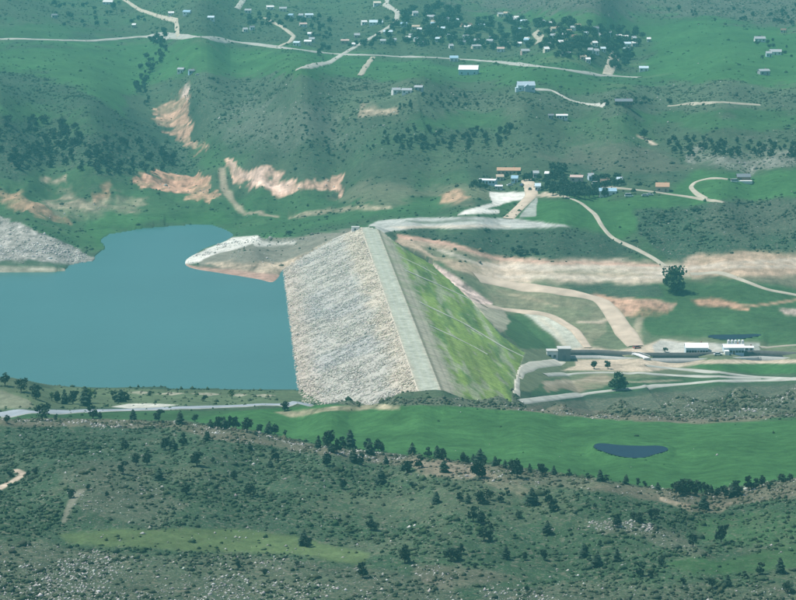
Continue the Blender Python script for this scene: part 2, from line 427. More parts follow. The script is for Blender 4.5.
cover((.50, .33, .235), [(218, 160), (226, 153), (240, 166), (270, 176), (345, 176), (344, 184), (300, 192), (262, 197), (240, 188)], 1.2, 6, 1, 0, .1, .2, grain=0.75)
cover(PINK, [(226, 158), (240, 170), (275, 180), (300, 184), (262, 194), (242, 184)], 4, 5, .5, grain=0.75)
cover((.46, .285, .195), [(184, 86), (190, 84), (191, 100), (186, 124), (200, 140), (214, 146), (196, 148), (176, 136), (156, 128), (152, 118), (166, 104)], 1.2, 6, .85, .05, .1, .55, grain=0.75)
cover(PINK, [(186, 84), (191, 84), (189, 98), (181, 96)], 2, 2, .8, grain=0.75)
cover(TAN, [(360, 106), (376, 104), (400, 108), (398, 115), (362, 117)], 3, 3, .8, .1, grain=0.75)
cover((.16, .15, .10), [(345, 184), (390, 182), (470, 186), (500, 192), (470, 206), (420, 200), (360, 204), (330, 200)], 5, 6, .55, .1)
cover(TAN, [(288, 214), (330, 208), (390, 204), (392, 207), (330, 213), (290, 218)], 2, 2, .55, grain=0.75)
cover(RED, [(438, 196), (455, 190), (472, 196), (462, 202), (440, 202)], 3, 3, .5, grain=0.75)
# rocky point and peninsula
cover(ROCK, [(-60, 216), (0, 216), (30, 228), (50, 236), (80, 250), (96, 259), (90, 263), (0, 263), (-60, 264)], 2, 3, 1, .05, .6, grain=0.75)
cover(SAND, [(-60, 268), (0, 267), (64, 268), (66, 272), (0, 274), (-60, 276)], 1.5, 1, 1, 0)
cover((.06, .1, .06), [(-60, 264), (60, 263), (75, 268), (0, 268), (-60, 268)], 1.5, 1, .8, 0)
cover((.17, .16, .125), [(190, 256), (240, 240), (300, 236), (350, 228), (356, 232), (318, 252), (280, 272), (200, 268)], 3, 3, 1, .2, .12)
cover(PALE, [(186, 258), (210, 248), (232, 238), (258, 236), (260, 241), (240, 247), (215, 254), (198, 262), (180, 266)], 2, 2, .9, 0, .3)
cover(PALE, [(250, 240), (296, 241), (296, 244), (255, 246)], 1.5, 1.5, .6)
cover(TAN, [(204, 264), (280, 262), (310, 251), (352, 229), (357, 232), (320, 255), (285, 277), (240, 272)], 2, 2, .85, 0, .05, grain=0.75)
cover((.37, .235, .18), [(176, 262), (200, 268), (240, 270), (285, 276), (280, 292), (262, 281), (230, 277), (176, 272)], 1.5, 1, .95, 0)
cover(MEADOW, [(260, 234), (290, 231), (296, 235), (264, 239)], 2, 2, .6, .2)
# --- saddle pads
cover(GRAVEL, [(368, 226), (378, 221), (420, 217), (500, 218), (540, 222), (572, 226), (500, 229), (420, 228), (392, 231), (384, 238)], 1.2, .6, 1, 0)
cover(SAGE, [(402, 221), (470, 220), (484, 222), (420, 224)], 1.5, .8, .7, 0)
cover(BEIGE, [(386, 226.5), (470, 225), (510, 226.5), (470, 228), (400, 228.6)], 1, .4, .6, 0, grain=0.22)
cover(PALE, [(489, 192), (532, 192), (536, 196), (497, 206), (500, 213), (458, 215), (464, 211), (492, 203)], 1.2, .6, 1, 0)
cover(GRASS, [(486, 209), (512, 201), (520, 200), (500, 210)], 1, .6, 1, 0)
cover(GRAVEL, [(522, 212), (535, 198), (537, 199), (536, 216), (519, 218)], 1, .6, .8, 0)
cover(BEIGE, [(545, 192), (562, 195), (562, 197), (530, 197)], 1, .5, .9, 0, grain=0.22)
# --- ground below the dam
cover((.13, .15, .085), [(400, 240), (500, 262), (640, 270), (796, 290), (860, 300), (860, 372), (700, 372), (560, 392), (500, 392), (524, 352), (500, 330), (470, 298), (440, 270)], 3, 2, .9, .1, 0, .3)
cover(GRASS, [(640, 282), (740, 280), (796, 288), (860, 296), (860, 350), (740, 344), (650, 336), (630, 312)], 4, 3, .9, .1)
cover(SHRUB, [(560, 284), (650, 284), (656, 296), (600, 298)], 2, 2, .8, .3)
cover(MEADOW, [(660, 356), (796, 364), (860, 366), (860, 374), (760, 374), (668, 366)], 1.5, 1, 1, 0)
cover(GRASS, [(545, 378), (700, 378), (796, 380), (700, 386), (560, 396), (530, 396)], 2, 2, .7, .1)
cover(GRASS, [(426, 258), (456, 258), (480, 262), (458, 268), (440, 266)], 2, 2, .9, .1)
cover((.20, .19, .12), [(476, 282), (520, 286), (560, 294), (600, 304), (606, 330), (590, 346), (560, 322), (520, 310), (495, 306)], 3, 2, .85, .15, 0, .45, .3)
cover((.44, .325, .235), [(396, 236), (446, 243), (496, 258), (521, 263), (530, 284), (490, 284), (462, 272), (430, 258), (398, 243)], 2.5, 2, .85, .02, 0, .3, .35)
cover((.10, .12, .07), [(424, 248), (460, 251), (498, 261), (470, 264), (436, 258)], 2, 2, .85, .2)
cover(BEIGE, [(476, 274), (500, 264), (560, 262), (660, 265), (700, 258), (700, 272), (660, 281), (560, 282), (530, 286), (490, 285)], 2.5, 2.5, .92, 0, 0, .25, .3)
cover((.45, .325, .23), [(684, 262), (700, 256), (740, 253), (860, 252), (860, 268), (780, 276), (720, 272), (690, 276)], 3, 2.5, .9, 0, 0, .2, .35)
cover((.20, .18, .12), [(730, 272), (800, 274), (860, 276), (860, 292), (800, 290), (760, 284)], 3, 3, .7, .1, 0, .5, .3)
cover((.22, .205, .14), [(540, 270), (580, 268), (600, 272), (560, 276)], 2, 2, .6)
cover((.46, .29, .215), [(396, 234), (420, 237), (446, 241), (496, 256), (530, 260.5), (660, 264), (660, 266.5), (530, 263.5), (496, 259.5), (446, 245), (398, 238)], 1.2, .6, .95, 0, 0, 0, .25)
cover((.44, .285, .205), [(590, 292), (612, 297), (650, 300), (676, 303), (670, 309), (640, 309), (624, 316), (606, 306)], 2, 2.5, .85, .02, 0, .3, .4)
cover((.045, .075, .042), [(562, 284), (600, 283), (660, 284), (664, 296), (610, 295)], 2, 2, .9, .4)
cover(PINK, [(428, 262), (444, 270), (470, 288), (492, 302), (488, 310), (470, 306), (452, 288), (432, 270)], 1.5, 1.2, 1, 0, grain=0.75)
cover(GRASS, [(500, 316), (520, 312), (556, 340), (556, 348), (520, 348), (505, 334)], 3, 2, .85, .1)
cover((.40, .40, .33), [(520, 311), (550, 316), (580, 334), (590, 350), (566, 348), (556, 338)], 1.5, 1, .95, 0)
cover((.34, .31, .23), [(470, 302), (500, 306), (512, 322), (500, 332), (480, 316)], 2, 2, .8, .1)
cover(BEIGE, [(572, 348), (586, 346), (620, 350), (650, 344), (660, 340), (676, 342), (716, 346), (722, 352), (700, 355), (640, 355), (566, 356)], 2, 1.5, .9, 0, grain=0.22)
cover(GRAVEL, [(652, 346), (660, 340), (690, 344), (760, 346), (760, 354), (654, 354)], 1.5, .8, .8, 0)
cover(BEIGE, [(575, 360), (620, 359), (700, 360), (796, 359), (860, 359), (860, 362), (700, 364), (650, 372), (560, 370), (576, 366)], 1.2, .5, .9, 0, grain=0.22)
cover((.42, .30, .23), [(540, 382), (600, 374), (620, 380), (580, 390), (545, 392)], 3, 4, .5, 0, 0, .5)
cover(RED, [(606, 298), (640, 301), (668, 304), (668, 312), (630, 316), (610, 304)], 3, 3, .6, .05, 0, .4, grain=0.75)
cover(RED, [(690, 300), (720, 300), (752, 306), (750, 309), (700, 306)], 1.5, 1.5, .8, 0, grain=0.75)
cover(PINK, [(780, 308), (810, 308), (810, 318), (786, 314)], 2, 2, .8, 0, grain=0.75)
# --- between the ridges and in front
FG = [(-260, 416), (-60, 416), (0, 418), (80, 419.5), (180, 421), (250, 430), (330, 446), (420, 456), (500, 465), (600, 479), (690, 492), (800, 477), (860, 470), (1060, 470), (1060, 760), (-260, 760)]
cover(MEADOW, [(180, 419), (250, 410), (320, 404), (420, 404), (520, 410), (600, 418), (700, 424), (860, 418), (860, 476), (800, 478), (690, 493), (600, 480), (500, 466), (420, 457), (330, 447), (250, 431)], 2, 1.5, 1, .02)
cover(GRASS, [(-60, 412), (100, 412), (250, 410), (190, 420), (100, 421), (-60, 419)], 1.5, 1, .9, .1)
cover((.085, .115, .06), [(-60, 388), (60, 388), (300, 391), (320, 402), (200, 406), (-60, 411)], 2, 1.5, .9, .2)
cover(PALE, [(112, 407), (130, 404), (160, 403.5), (178, 405), (160, 407.5), (130, 408.5)], 1, 1, .65, 0)
for a_, b_, c_ in ((128, 150, 393), (152, 186, 394), (190, 222, 394.5), (228, 250, 395), (252, 276, 396)):
    cover(SAND, [(a_, c_), ((a_ + b_) / 2, c_ - 1.6), (b_, c_ - .3), ((a_ + b_) / 2 + 3, c_ + 1.6)], 1, 2.5, .8, .3, 0, .4, .3)
cover((.17, .17, .12), [(-60, 386), (0, 390), (30, 400), (36, 408), (-60, 411)], 2, 2, .7, .1)
cover(TAN, [(275, 412), (340, 405), (400, 404), (400, 408), (345, 409), (290, 416)], 2, 2, .6, .1, grain=0.75)
cover((.085, .095, .062), [(330, 402), (400, 399), (500, 397), (560, 402), (640, 396), (740, 386), (860, 383), (860, 416), (760, 418), (680, 423), (600, 418), (520, 410), (420, 404), (350, 405)], 2, 2, .9, .9, .12)
cover(BROWN, [(500, 408), (560, 406), (620, 414), (680, 418), (760, 416), (800, 414), (760, 420), (680, 424), (600, 419)], 2, 3, .6, .4, .15)
cover((.035, .067, .034), FG, 2, 2, .85, .75, .03)
cover(BROWN, [(-60, 417), (60, 419), (180, 421.5), (250, 431), (330, 447), (420, 457), (500, 466), (600, 480), (690, 493), (800, 478), (860, 472), (860, 490), (780, 500), (700, 508), (600, 492), (500, 484), (420, 470), (330, 456), (240, 442), (170, 428), (-60, 426)], 4, 5, .65, .45, .22, .35)
cover(TAN, [(400, 462), (440, 458), (500, 474), (530, 492), (520, 500), (480, 482), (420, 474)], 4, 5, .45, .2, .1, .4, grain=0.75)
cover(TAN, [(660, 494), (700, 508), (740, 500), (720, 512), (690, 514), (664, 502)], 3, 4, .5, .1, .2, .3, grain=0.75)
cover((.085, .125, .05), [(60, 536), (120, 531), (200, 528), (250, 530), (300, 540), (370, 556), (360, 566), (300, 556), (200, 552), (100, 546), (70, 542)], 4, 3, .85, .05)
cover(GRASS, [(660, 566), (690, 558), (720, 562), (800, 545), (860, 540), (860, 560), (760, 574), (690, 578)], 5, 4, .8, .1)
cover(GRASS, [(690, 520), (760, 514), (860, 520), (860, 548), (740, 548), (700, 540)], 6, 5, .6, .3)
cover((.115, .11, .08), [(-60, 545), (60, 545), (130, 556), (250, 558), (380, 572), (450, 580), (470, 640), (-60, 640)], 5, 6, .38, .7, .55, .3)
cover((.115, .11, .08), [(480, 590), (600, 582), (796, 588), (860, 590), (860, 640), (470, 640)], 5, 6, .36, .7, .45, .3)
cover((.12, .115, .085), [(590, 520), (640, 522), (680, 535), (710, 558), (680, 560), (640, 536), (596, 532)], 4, 4, .5, .4, .5, .2)
cover((.15, .125, .095), [(410, 565), (480, 568), (520, 580), (440, 592), (420, 582)], 5, 5, .45, .3, .2, .3)
cover((.11, .11, .08), [(60, 466), (140, 462), (180, 500), (160, 530), (90, 520), (60, 500)], 8, 8, .4, .5, .25, .4)
# --- worn tracks
stripe(BEIGE, [(-30, 500), (0, 488), (12, 482), (24, 474), (16, 470)], 3.0, .6)
stripe((.22, .21, .16), [(64, 522), (68, 510), (73, 500), (82, 490)], 2.2, .6, amt=.7)
stripe(TAN, [(222, 170), (224, 188), (232, 200), (242, 212), (262, 214), (275, 217)], 5, 1.5, amt=.7)
stripe(BEIGE, [(640, 137), (648, 140), (655, 145)], 4, 1.5)
fgm = fore * sstep(.05, .6, n2 * .7 + n4 * .6) * np.clip(shrub * 1.3, 0, 1)
base = mix(base, (.11, .102, .07), fgm * .28)
for pts_ in ([(440, 250), (480, 264), (540, 269), (660, 273), (720, 264), (800, 260)], [(500, 277), (560, 276), (620, 279), (664, 276)], [(520, 266), (600, 267), (690, 268), (800, 266)]):
    stripe((.54, .475, .385), pts_, 5, 1.5, amt=.6)
for pts_, w_, c_ in (([(600, 296), (622, 302), (650, 306)], 4, (.48, .30, .20)), ([(612, 318), (600, 322), (580, 322)], 4, BEIGE), ([(700, 302), (750, 306), (770, 304), (796, 300)], 3, (.46, .28, .19)), ([(640, 318), (636, 332), (640, 345)], 4, (.34, .29, .2)),
                  ([(545, 384), (580, 380), (640, 382), (680, 380)], 3, (.36, .31, .23)), ([(540, 318), (556, 332), (566, 346)], 3, (.42, .38, .29)), ([(500, 292), (530, 298), (556, 306)], 3, (.36, .30, .2))):
    stripe(c_, pts_, w_, 1.5, amt=.75)
stripe((.30, .24, .17), [(470, 270), (540, 273), (600, 275), (650, 275)], 4, 2, amt=.5)
stripe((.22, .20, .13), [(560, 271), (610, 272), (640, 274)], 5, 2, amt=.5)
base *= (1 + .16 * n2 + .14 * n3)[..., None]
base = np.clip(base, 0.01, .9)

# ------------------------------------------------------------------ materials
MATS = {}
def nodes_of(name):
    m = bpy.data.materials.new(name); m.use_nodes = True
    nt = m.node_tree; b = nt.nodes['Principled BSDF']
    b.inputs['Specular IOR Level'].default_value = 0.15
    return m, nt, b
def mat(name, col, rough=.85, var=.18, scale=.5, spec=.15, bump=0.0, metallic=0.0):
    """plain procedural material: colour broken up by world-space noise"""
    if name in MATS: return MATS[name]
    m, nt, b = nodes_of(name); N, L = nt.nodes, nt.links
    geo = N.new('ShaderNodeNewGeometry'); no = N.new('ShaderNodeTexNoise')
    no.inputs['Scale'].default_value = scale; no.inputs['Detail'].default_value = 4
    L.new(geo.outputs['Position'], no.inputs['Vector'])
    mr = N.new('ShaderNodeMapRange'); mr.inputs[1].default_value = .25; mr.inputs[2].default_value = .75
    mr.inputs[3].default_value = 1 - var; mr.inputs[4].default_value = 1 + var
    L.new(no.outputs['Fac'], mr.inputs[0])
    mx = N.new('ShaderNodeVectorMath'); mx.operation = 'SCALE'; mx.inputs[0].default_value = col
    L.new(mr.outputs[0], mx.inputs['Scale']); L.new(mx.outputs[0], b.inputs['Base Color'])
    b.inputs['Roughness'].default_value = rough; b.inputs['Specular IOR Level'].default_value = spec; b.inputs['Metallic'].default_value = metallic
    if bump:
        bp = N.new('ShaderNodeBump'); bp.inputs['Strength'].default_value = bump; bp.inputs['Distance'].default_value = .3
        L.new(no.outputs['Fac'], bp.inputs['Height']); L.new(bp.outputs[0], b.inputs['Normal'])
    MATS[name] = m
    return m

def attr_mat(name, rough=.95, var=.25, scale=.35, fine=1.6, fvar=.25, bump=.6, dist=.6):
    """colour from the mesh's own land-cover attribute, grain and relief from noise"""
    m, nt, b = nodes_of(name); N, L = nt.nodes, nt.links
    at = N.new('ShaderNodeAttribute'); at.attribute_name = 'cover'
    geo = N.new('ShaderNodeNewGeometry')
    a = N.new('ShaderNodeTexNoise'); a.inputs['Scale'].default_value = scale; a.inputs['Detail'].default_value = 5
    c = N.new('ShaderNodeTexNoise'); c.inputs['Scale'].default_value = fine; c.inputs['Detail'].default_value = 3
    L.new(geo.outputs['Position'], a.inputs['Vector']); L.new(geo.outputs['Position'], c.inputs['Vector'])
    def rng_(n, v):
        mr = N.new('ShaderNodeMapRange'); mr.inputs[1].default_value = .3; mr.inputs[2].default_value = .7
        mr.inputs[3].default_value = 1 - v; mr.inputs[4].default_value = 1 + v
        L.new(n.outputs['Fac'], mr.inputs[0]); return mr
    m1, m2 = rng_(a, var), rng_(c, fvar)
    mu = N.new('ShaderNodeMath'); mu.operation = 'MULTIPLY'; L.new(m1.outputs[0], mu.inputs[0]); L.new(m2.outputs[0], mu.inputs[1])
    mx = N.new('ShaderNodeVectorMath'); mx.operation = 'SCALE'; L.new(at.outputs['Color'], mx.inputs[0]); L.new(mu.outputs[0], mx.inputs['Scale'])
    L.new(mx.outputs[0], b.inputs['Base Color'])
    b.inputs['Roughness'].default_value = rough; b.inputs['Specular IOR Level'].default_value = .05
    bp = N.new('ShaderNodeBump'); bp.inputs['Strength'].default_value = bump; bp.inputs['Distance'].default_value = dist
    L.new(a.outputs['Fac'], bp.inputs['Height']); L.new(bp.outputs[0], b.inputs['Normal'])
    return m

def ground_mat():
    m = attr_mat('ground_cover', var=.22, scale=.22, fine=1.1, fvar=.16, bump=.6); nt = m.node_tree; N, L = nt.nodes, nt.links
    b = N['Principled BSDF']; src = b.inputs['Base Color'].links[0].from_socket
    at = [n for n in N if n.type == 'ATTRIBUTE'][0]; geo = [n for n in N if n.type == 'NEW_GEOMETRY'][0]
    def spot(scale, lo, hi, det=3):
        n = N.new('ShaderNodeTexNoise'); n.inputs['Scale'].default_value = scale; n.inputs['Detail'].default_value = det
        L.new(geo.outputs['Position'], n.inputs['Vector'])
        mr = N.new('ShaderNodeMapRange'); mr.inputs[1].default_value = lo; mr.inputs[2].default_value = hi; L.new(n.outputs['Fac'], mr.inputs[0])
        mu = N.new('ShaderNodeMath'); mu.operation = 'MULTIPLY'; L.new(mr.outputs[0], mu.inputs[0]); L.new(at.outputs['Alpha'], mu.inputs[1])
        return mu.outputs[0]
    def blend(fac, src, col, k):
        mu = N.new('ShaderNodeMath'); mu.operation = 'MULTIPLY'; mu.inputs[1].default_value = k; L.new(fac, mu.inputs[0])
        mx = N.new('ShaderNodeMix'); mx.data_type = 'RGBA'; L.new(mu.outputs[0], mx.inputs[0]); L.new(src, mx.inputs[6]); mx.inputs[7].default_value = (*col, 1)
        return mx.outputs[2]
    src = blend(spot(.85, .50, .60), src, (.026, .050, .034), .9)      # dark brush
    src = blend(spot(.5, .57, .66), src, (.16, .15, .11), .8)       # bare dry soil
    src = blend(spot(1.5, .60, .68), src, (.30, .29, .25), .7)           # small stones
    L.new(src, b.inputs['Base Color'])
    return m
M_GROUND = ground_mat()
M_STONE = attr_mat('stone', var=.15, scale=.8, fine=3, fvar=.12, bump=.3)
M_SHRUB = attr_mat('shrub_leaves', var=.2, scale=.6, fine=4, fvar=.3, bump=.8)
M_DAMGRASS = attr_mat('dam_turf', var=.25, scale=.25, fine=1.2, fvar=.3, bump=.5)

# ------------------------------------------------------------------ mesh helpers
def mesh_np(name, V, F, material, cov=None, smooth=False, alpha=None):
    """fast mesh from numpy arrays (quads or triangles)"""
    V = np.asarray(V, np.float32); F = np.asarray(F, np.int32)
    me = bpy.data.meshes.new(name)
    k = F.shape[1]
    me.vertices.add(len(V)); me.vertices.foreach_set('co', V.ravel())
    me.loops.add(F.size); me.loops.foreach_set('vertex_index', F.ravel())
    me.polygons.add(len(F)); me.polygons.foreach_set('loop_start', np.arange(0, F.size, k, dtype=np.int32))
    me.polygons.foreach_set('loop_total', np.full(len(F), k, np.int32))
    me.update(calc_edges=True)
    if smooth: me.polygons.foreach_set('use_smooth', np.ones(len(F), bool))
    if cov is not None:
        c = me.attributes.new('cover', 'FLOAT_COLOR', 'POINT')
        cv4 = np.c_[np.asarray(cov).reshape(-1, 3), np.ones(len(V)) if alpha is None else np.asarray(alpha).ravel()]
        c.data.foreach_set('color', cv4.astype(np.float32).ravel())
    if material: me.materials.append(material)
    return me

class MB:
    """collects faces, builds ONE mesh"""
    def __init__(s): s.v = []; s.f = []
    def poly(s, pts):
        i = len(s.v); s.v += [tuple(p) for p in pts]; s.f.append(tuple(range(i, i + len(pts)))); return s
    def box(s, x0, x1, y0, y1, z0, z1):
        i = len(s.v)
        s.v += [(x0, y0, z0), (x1, y0, z0), (x1, y1, z0), (x0, y1, z0), (x0, y0, z1), (x1, y0, z1), (x1, y1, z1), (x0, y1, z1)]
        s.f += [tuple(i + k for k in q) for q in ((0, 3, 2, 1), (4, 5, 6, 7), (0, 1, 5, 4), (1, 2, 6, 5), (2, 3, 7, 6), (3, 0, 4, 7))]
        return s
    def tube(s, p0, p1, r0, r1, n=6):
        p0, p1 = Vector(p0), Vector(p1); q = (p1 - p0).to_track_quat('Z', 'Y'); i = len(s.v)
        for p, r in ((p0, r0), (p1, r1)):
            for k in range(n):
                a = 2 * math.pi * k / n; s.v.append(tuple(p + q @ Vector((r * math.cos(a), r * math.sin(a), 0))))
        for k in range(n): s.f.append((i + k, i + (k + 1) % n, i + n + (k + 1) % n, i + n + k))
        s.f.append(tuple(i + k for k in range(n))[::-1]); s.f.append(tuple(i + n + k for k in range(n)))
        return s
    def mesh(s, name, m):
        me = bpy.data.meshes.new(name); me.from_pydata(s.v, [], s.f); me.update()
        if m: me.materials.append(m)
        return me

def link(name, me, parent=None):
    o = bpy.data.objects.new(name, me); COL.objects.link(o)
    if parent: o.parent = parent
    return o
def tag(o, label=None, cat=None, group=None, kind=None):
    if label: o['label'] = label
    if cat: o['category'] = cat
    if group: o['group'] = group
    if kind: o['kind'] = kind
    return o
def thing(name, label, cat, loc, rz=0, group=None):
    o = bpy.data.objects.new(name, None); COL.objects.link(o)
    o.empty_display_size = .5
    o.location = loc; o.rotation_euler = (0, 0, rz)
    return tag(o, label, cat, group)
def ordinal(n):
    w = ['first', 'second', 'third', 'fourth', 'fifth', 'sixth', 'seventh', 'eighth', 'ninth', 'tenth', 'eleventh', 'twelfth']
    if n <= 12: return w[n - 1]
    return '%d%s' % (n, 'th' if 10 <= n % 100 <= 20 else {1: 'st', 2: 'nd', 3: 'rd'}.get(n % 10, 'th'))
def dist_px(X, Y, Z): return math.sqrt(X * X + Y * Y + (Z - CZ) ** 2) / FPX      # metres per pixel

# ------------------------------------------------------------------ the ground sheet
nr, nc = UU.shape
idx = np.arange(nr * nc).reshape(nr, nc)
Fq = np.stack([idx[:-1, :-1], idx[:-1, 1:], idx[1:, 1:], idx[1:, :-1]], -1).reshape(-1, 4)
ground = link('ground', mesh_np('ground', np.stack([XX, YY, ZZ], -1).reshape(-1, 3), Fq, M_GROUND, base, True, np.clip(shrub * .9 + rock * .5, 0, 1)))
tag(ground, kind='structure')

# ------------------------------------------------------------------ water
def water_mat(name, col, rough=.22, spec=.35, scale=.25, bump=.15):
    m, nt, b = nodes_of(name); N, L = nt.nodes, nt.links
    geo = N.new('ShaderNodeNewGeometry'); mp = N.new('ShaderNodeMapping'); mp.inputs['Scale'].default_value = (1, .45, 1)
    L.new(geo.outputs['Position'], mp.inputs['Vector'])
    no = N.new('ShaderNodeTexNoise'); no.inputs['Scale'].default_value = scale; no.inputs['Detail'].default_value = 5
    L.new(mp.outputs[0], no.inputs['Vector'])
    bp = N.new('ShaderNodeBump'); bp.inputs['Strength'].default_value = bump; bp.inputs['Distance'].default_value = .4
    L.new(no.outputs['Fac'], bp.inputs['Height']); L.new(bp.outputs[0], b.inputs['Normal'])
    n2_ = N.new('ShaderNodeTexNoise'); n2_.inputs['Scale'].default_value = .006; n2_.inputs['Detail'].default_value = 3
    L.new(geo.outputs['Position'], n2_.inputs['Vector'])
    mr = N.new('ShaderNodeMapRange'); mr.inputs[1].default_value = .3; mr.inputs[2].default_value = .7; mr.inputs[3].default_value = .93; mr.inputs[4].default_value = 1.07
    L.new(n2_.outputs['Fac'], mr.inputs[0])
    mx = N.new('ShaderNodeVectorMath'); mx.operation = 'SCALE'; mx.inputs[0].default_value = col
    L.new(mr.outputs[0], mx.inputs['Scale']); L.new(mx.outputs[0], b.inputs['Base Color'])
    b.inputs['Roughness'].default_value = rough; b.inputs['Specular IOR Level'].default_value = spec; b.inputs['IOR'].default_value = 1.33
    return m
M_LAKE = water_mat('lake_water', (.042, .130, .122), .3, .12)
M_POND = water_mat('pond_water', (.007, .018, .036), .3, .04, .3, .05)
st = 4
rr = np.arange(0, nr - st, st); cc = np.arange(0, nc - st, st)
wet = (ZZ < WATER_Z + 1.2) & near & (s_ < 2) & (dsh < 1e9)
wet &= ins | (dsh < 70)
keep = [];
for j in rr:
    row = wet[j:j + st + 1]
    for i in cc:
        if row[:, i:i + st + 1].any(): keep.append((j, i))
vid = {}; V = []; F = []
def wv(j, i):
    if (j, i) not in vid:
        vid[(j, i)] = len(V); V.append((XX[j, i], YY[j, i], WATER_Z))
    return vid[(j, i)]
for j, i in keep: F.append((wv(j, i), wv(j, i + st), wv(j + st, i + st), wv(j + st, i)))
tag(link('reservoir_water', mesh_np('reservoir_water', V, F, M_LAKE)), kind='structure')

def blob_sheet(name, cx, cy, rx, ry, material, lift=.12, seed=1):
    """a still pond: an irregular flat sheet lying on the ground"""
    X0, Y0, Z0 = G1(cx, cy)
    pts = []
    n = 56
    for k in range(n):
        a = 2 * math.pi * k / n
        r = 1 + .04 * math.sin(2 * a + seed) + .03 * math.sin(3 * a + 2 * seed) + .015 * math.sin(7 * a)
        x, y, z = G1(cx + rx * r * math.cos(a), cy + ry * r * math.sin(a)); pts.append((x, y))
    zz = max(ground_z(np.array([p[0] for p in pts]), np.array([p[1] for p in pts])).mean(), Z0) + lift
    # sink the ground under it
    m = MB(); m.poly([(x, y, zz) for x, y in pts][::-1])
    o = link(name, m.mesh(name, material)); tag(o, kind='structure')
    return zz, pts
def flatten_under(pts, zz):
    poly = [(3000 * x / y, VK / y) for x, y in pts]
    pu = [p[0] for p in poly]; pv = [p[1] for p in poly]
    ci = np.nonzero((us > min(pu) - 9) & (us < max(pu) + 9))[0]; ri = np.nonzero((vs > min(pv) - 9) & (vs < max(pv) + 9))[0]
    sl = np.s_[ri[0]:ri[-1] + 1, ci[0]:ci[-1] + 1]
    i_ = inside(UU[sl], VV[sl], poly); d = dist_line(UU[sl], VV[sl], poly, True)
    ZZ[sl] = np.where(i_, np.minimum(ZZ[sl], zz - .3 - d * .1), np.where(d < 8, ZZ[sl] * (d / 8) + np.maximum(zz + .05, np.minimum(ZZ[sl], zz + .5)) * (1 - d / 8), ZZ[sl]))
for args in ((('pond', 630, 451.8, 36, 6.3, M_POND)), (('pond', 734, 337, 26, 3.6, M_POND))):
    z_, p_ = blob_sheet(*args); flatten_under(p_, z_)
ground.data.vertices.foreach_set('co', np.stack([XX, YY, ZZ], -1).astype(np.float32).ravel()); ground.data.update()

# ------------------------------------------------------------------ the dam
dam = thing('embankment_dam', 'long embankment dam with pale stone upstream face and grassed downstream slope', 'dam', (float(cl0[0]), float(cl0[1]), -45))
DO = np.array([cl0[0], cl0[1], -45.0])
def dam_sheet(name, s0, s1, ns, nt, material, colf, rough=0.0, t0=-14, t1=None):
    t1 = D_LEN + 4 if t1 is None else t1
    ts = np.linspace(t0, t1, nt); ss = np.linspace(s0, s1, ns)
    T, S = np.meshgrid(ts, ss)
    X, Y = dam_xy(T, S); Z = dam_z(S)
    if rough: Z = Z + fbm(X, Y, 6, 3, 3) * rough * np.minimum(1, np.minimum(np.abs(S - s0), np.abs(S - s1)) / 2)
    cov = colf(X, Y, T, S)
    i = np.arange(ns * nt).reshape(ns, nt)
    F = np.stack([i[:-1, :-1], i[:-1, 1:], i[1:, 1:], i[1:, :-1]], -1).reshape(-1, 4)[:, ::-1]
    o = link(name, mesh_np(name, np.stack([X, Y, Z], -1).reshape(-1, 3) - DO, F, material, cov, False, np.zeros(X.shape)), dam)
    return o
def col_up(X, Y, T, S):
    c = np.zeros(X.shape + (3,)); c[:] = (.40, .382, .33)
    c = mix(c, (.47, .42, .335), sstep(-13, -5, S + fbm(X, Y, 25, 3, 2) * 4))
    c = mix(c, (.345, .345, .325), sstep(.0, .7, fbm(X, Y, 60, 3, 4)) * .7 * (1 - sstep(-14, -8, S)))
    c = mix(c, (.44, .385, .32), sstep(-34, -46, S))
    return c
def col_crest(X, Y, T, S):
    c = np.zeros(X.shape + (3,)); c[:] = (.33, .345, .275)
    e = np.minimum(S, CREST_W - S)
    c = mix(c, (.34, .33, .26), 1 - sstep(.4, 1.6, e + fbm(X, Y, 8, 2, 3) * .6))
    w = np.exp(-((np.abs(S - CREST_W / 2) - 1.6) / .55) ** 2)
    c = mix(c, (.37, .385, .33), w * .5)
    return c * (1 + .06 * fbm(X, Y, 14, 3, 5))[..., None]
def col_sh(X, Y, T, S):
    c = np.zeros(X.shape + (3,)); c[:] = (.30, .285, .215)
    c = mix(c, (.17, .165, .12), np.exp(-((S - CREST_W - .7) / .8) ** 2))
    c = mix(c, (.16, .2, .10), sstep(.2, .7, fbm(X, Y, 14, 3, 6)) * .4 + sstep(5.5, 7.5, S - CREST_W) * .4)
    c = mix(c, (.20, .19, .14), np.exp(-((S - CREST_W - 4.6 - fbm(X, Y, 30, 2, 2) * .4) / .5) ** 2) * .6)
    return c
def col_dn(X, Y, T, S):
    f = S - CREST_W - SHOULDER_W
    c = np.zeros(X.shape + (3,)); c[:] = (.165, .235, .06)
    c = mix(c, (.085, .15, .05), sstep(-.1, .7, fbm(S, T * .12, 5, 4, 7)) * .8)
    c = mix(c, (.19, .25, .075), sstep(-.3, .6, fbm(S, T * .15, 9, 4, 9) - np.abs(f - 24) / 30) * .55)
    c = mix(c, (.27, .285, .19), sstep(.15, .7, fbm(S * 1.2, T * .14, 4, 4, 1)) * .75)
    c = mix(c, (.075, .135, .05), sstep(42, 58, f + fbm(X, Y, 15, 3, 3) * 8) * .6)
    c = mix(c, (.33, .34, .26), np.exp(-((f - 38 - fbm(X, Y, 40, 2, 5) * 2) / 1.6) ** 2) * .45)
    c = c * (1 + .30 * fbm(S * 1.0, T * .06, 3.0, 3, 10))[..., None]
    c = mix(c, (.24, .25, .16), 1 - sstep(0, 4, f + fbm(X, Y, 8, 2, 2) * 2))
    return c
tag(dam_sheet('upstream_face', -112, 0, 110, 400, M_STONE, col_up, .35), 'pale sloping stone face above the water')
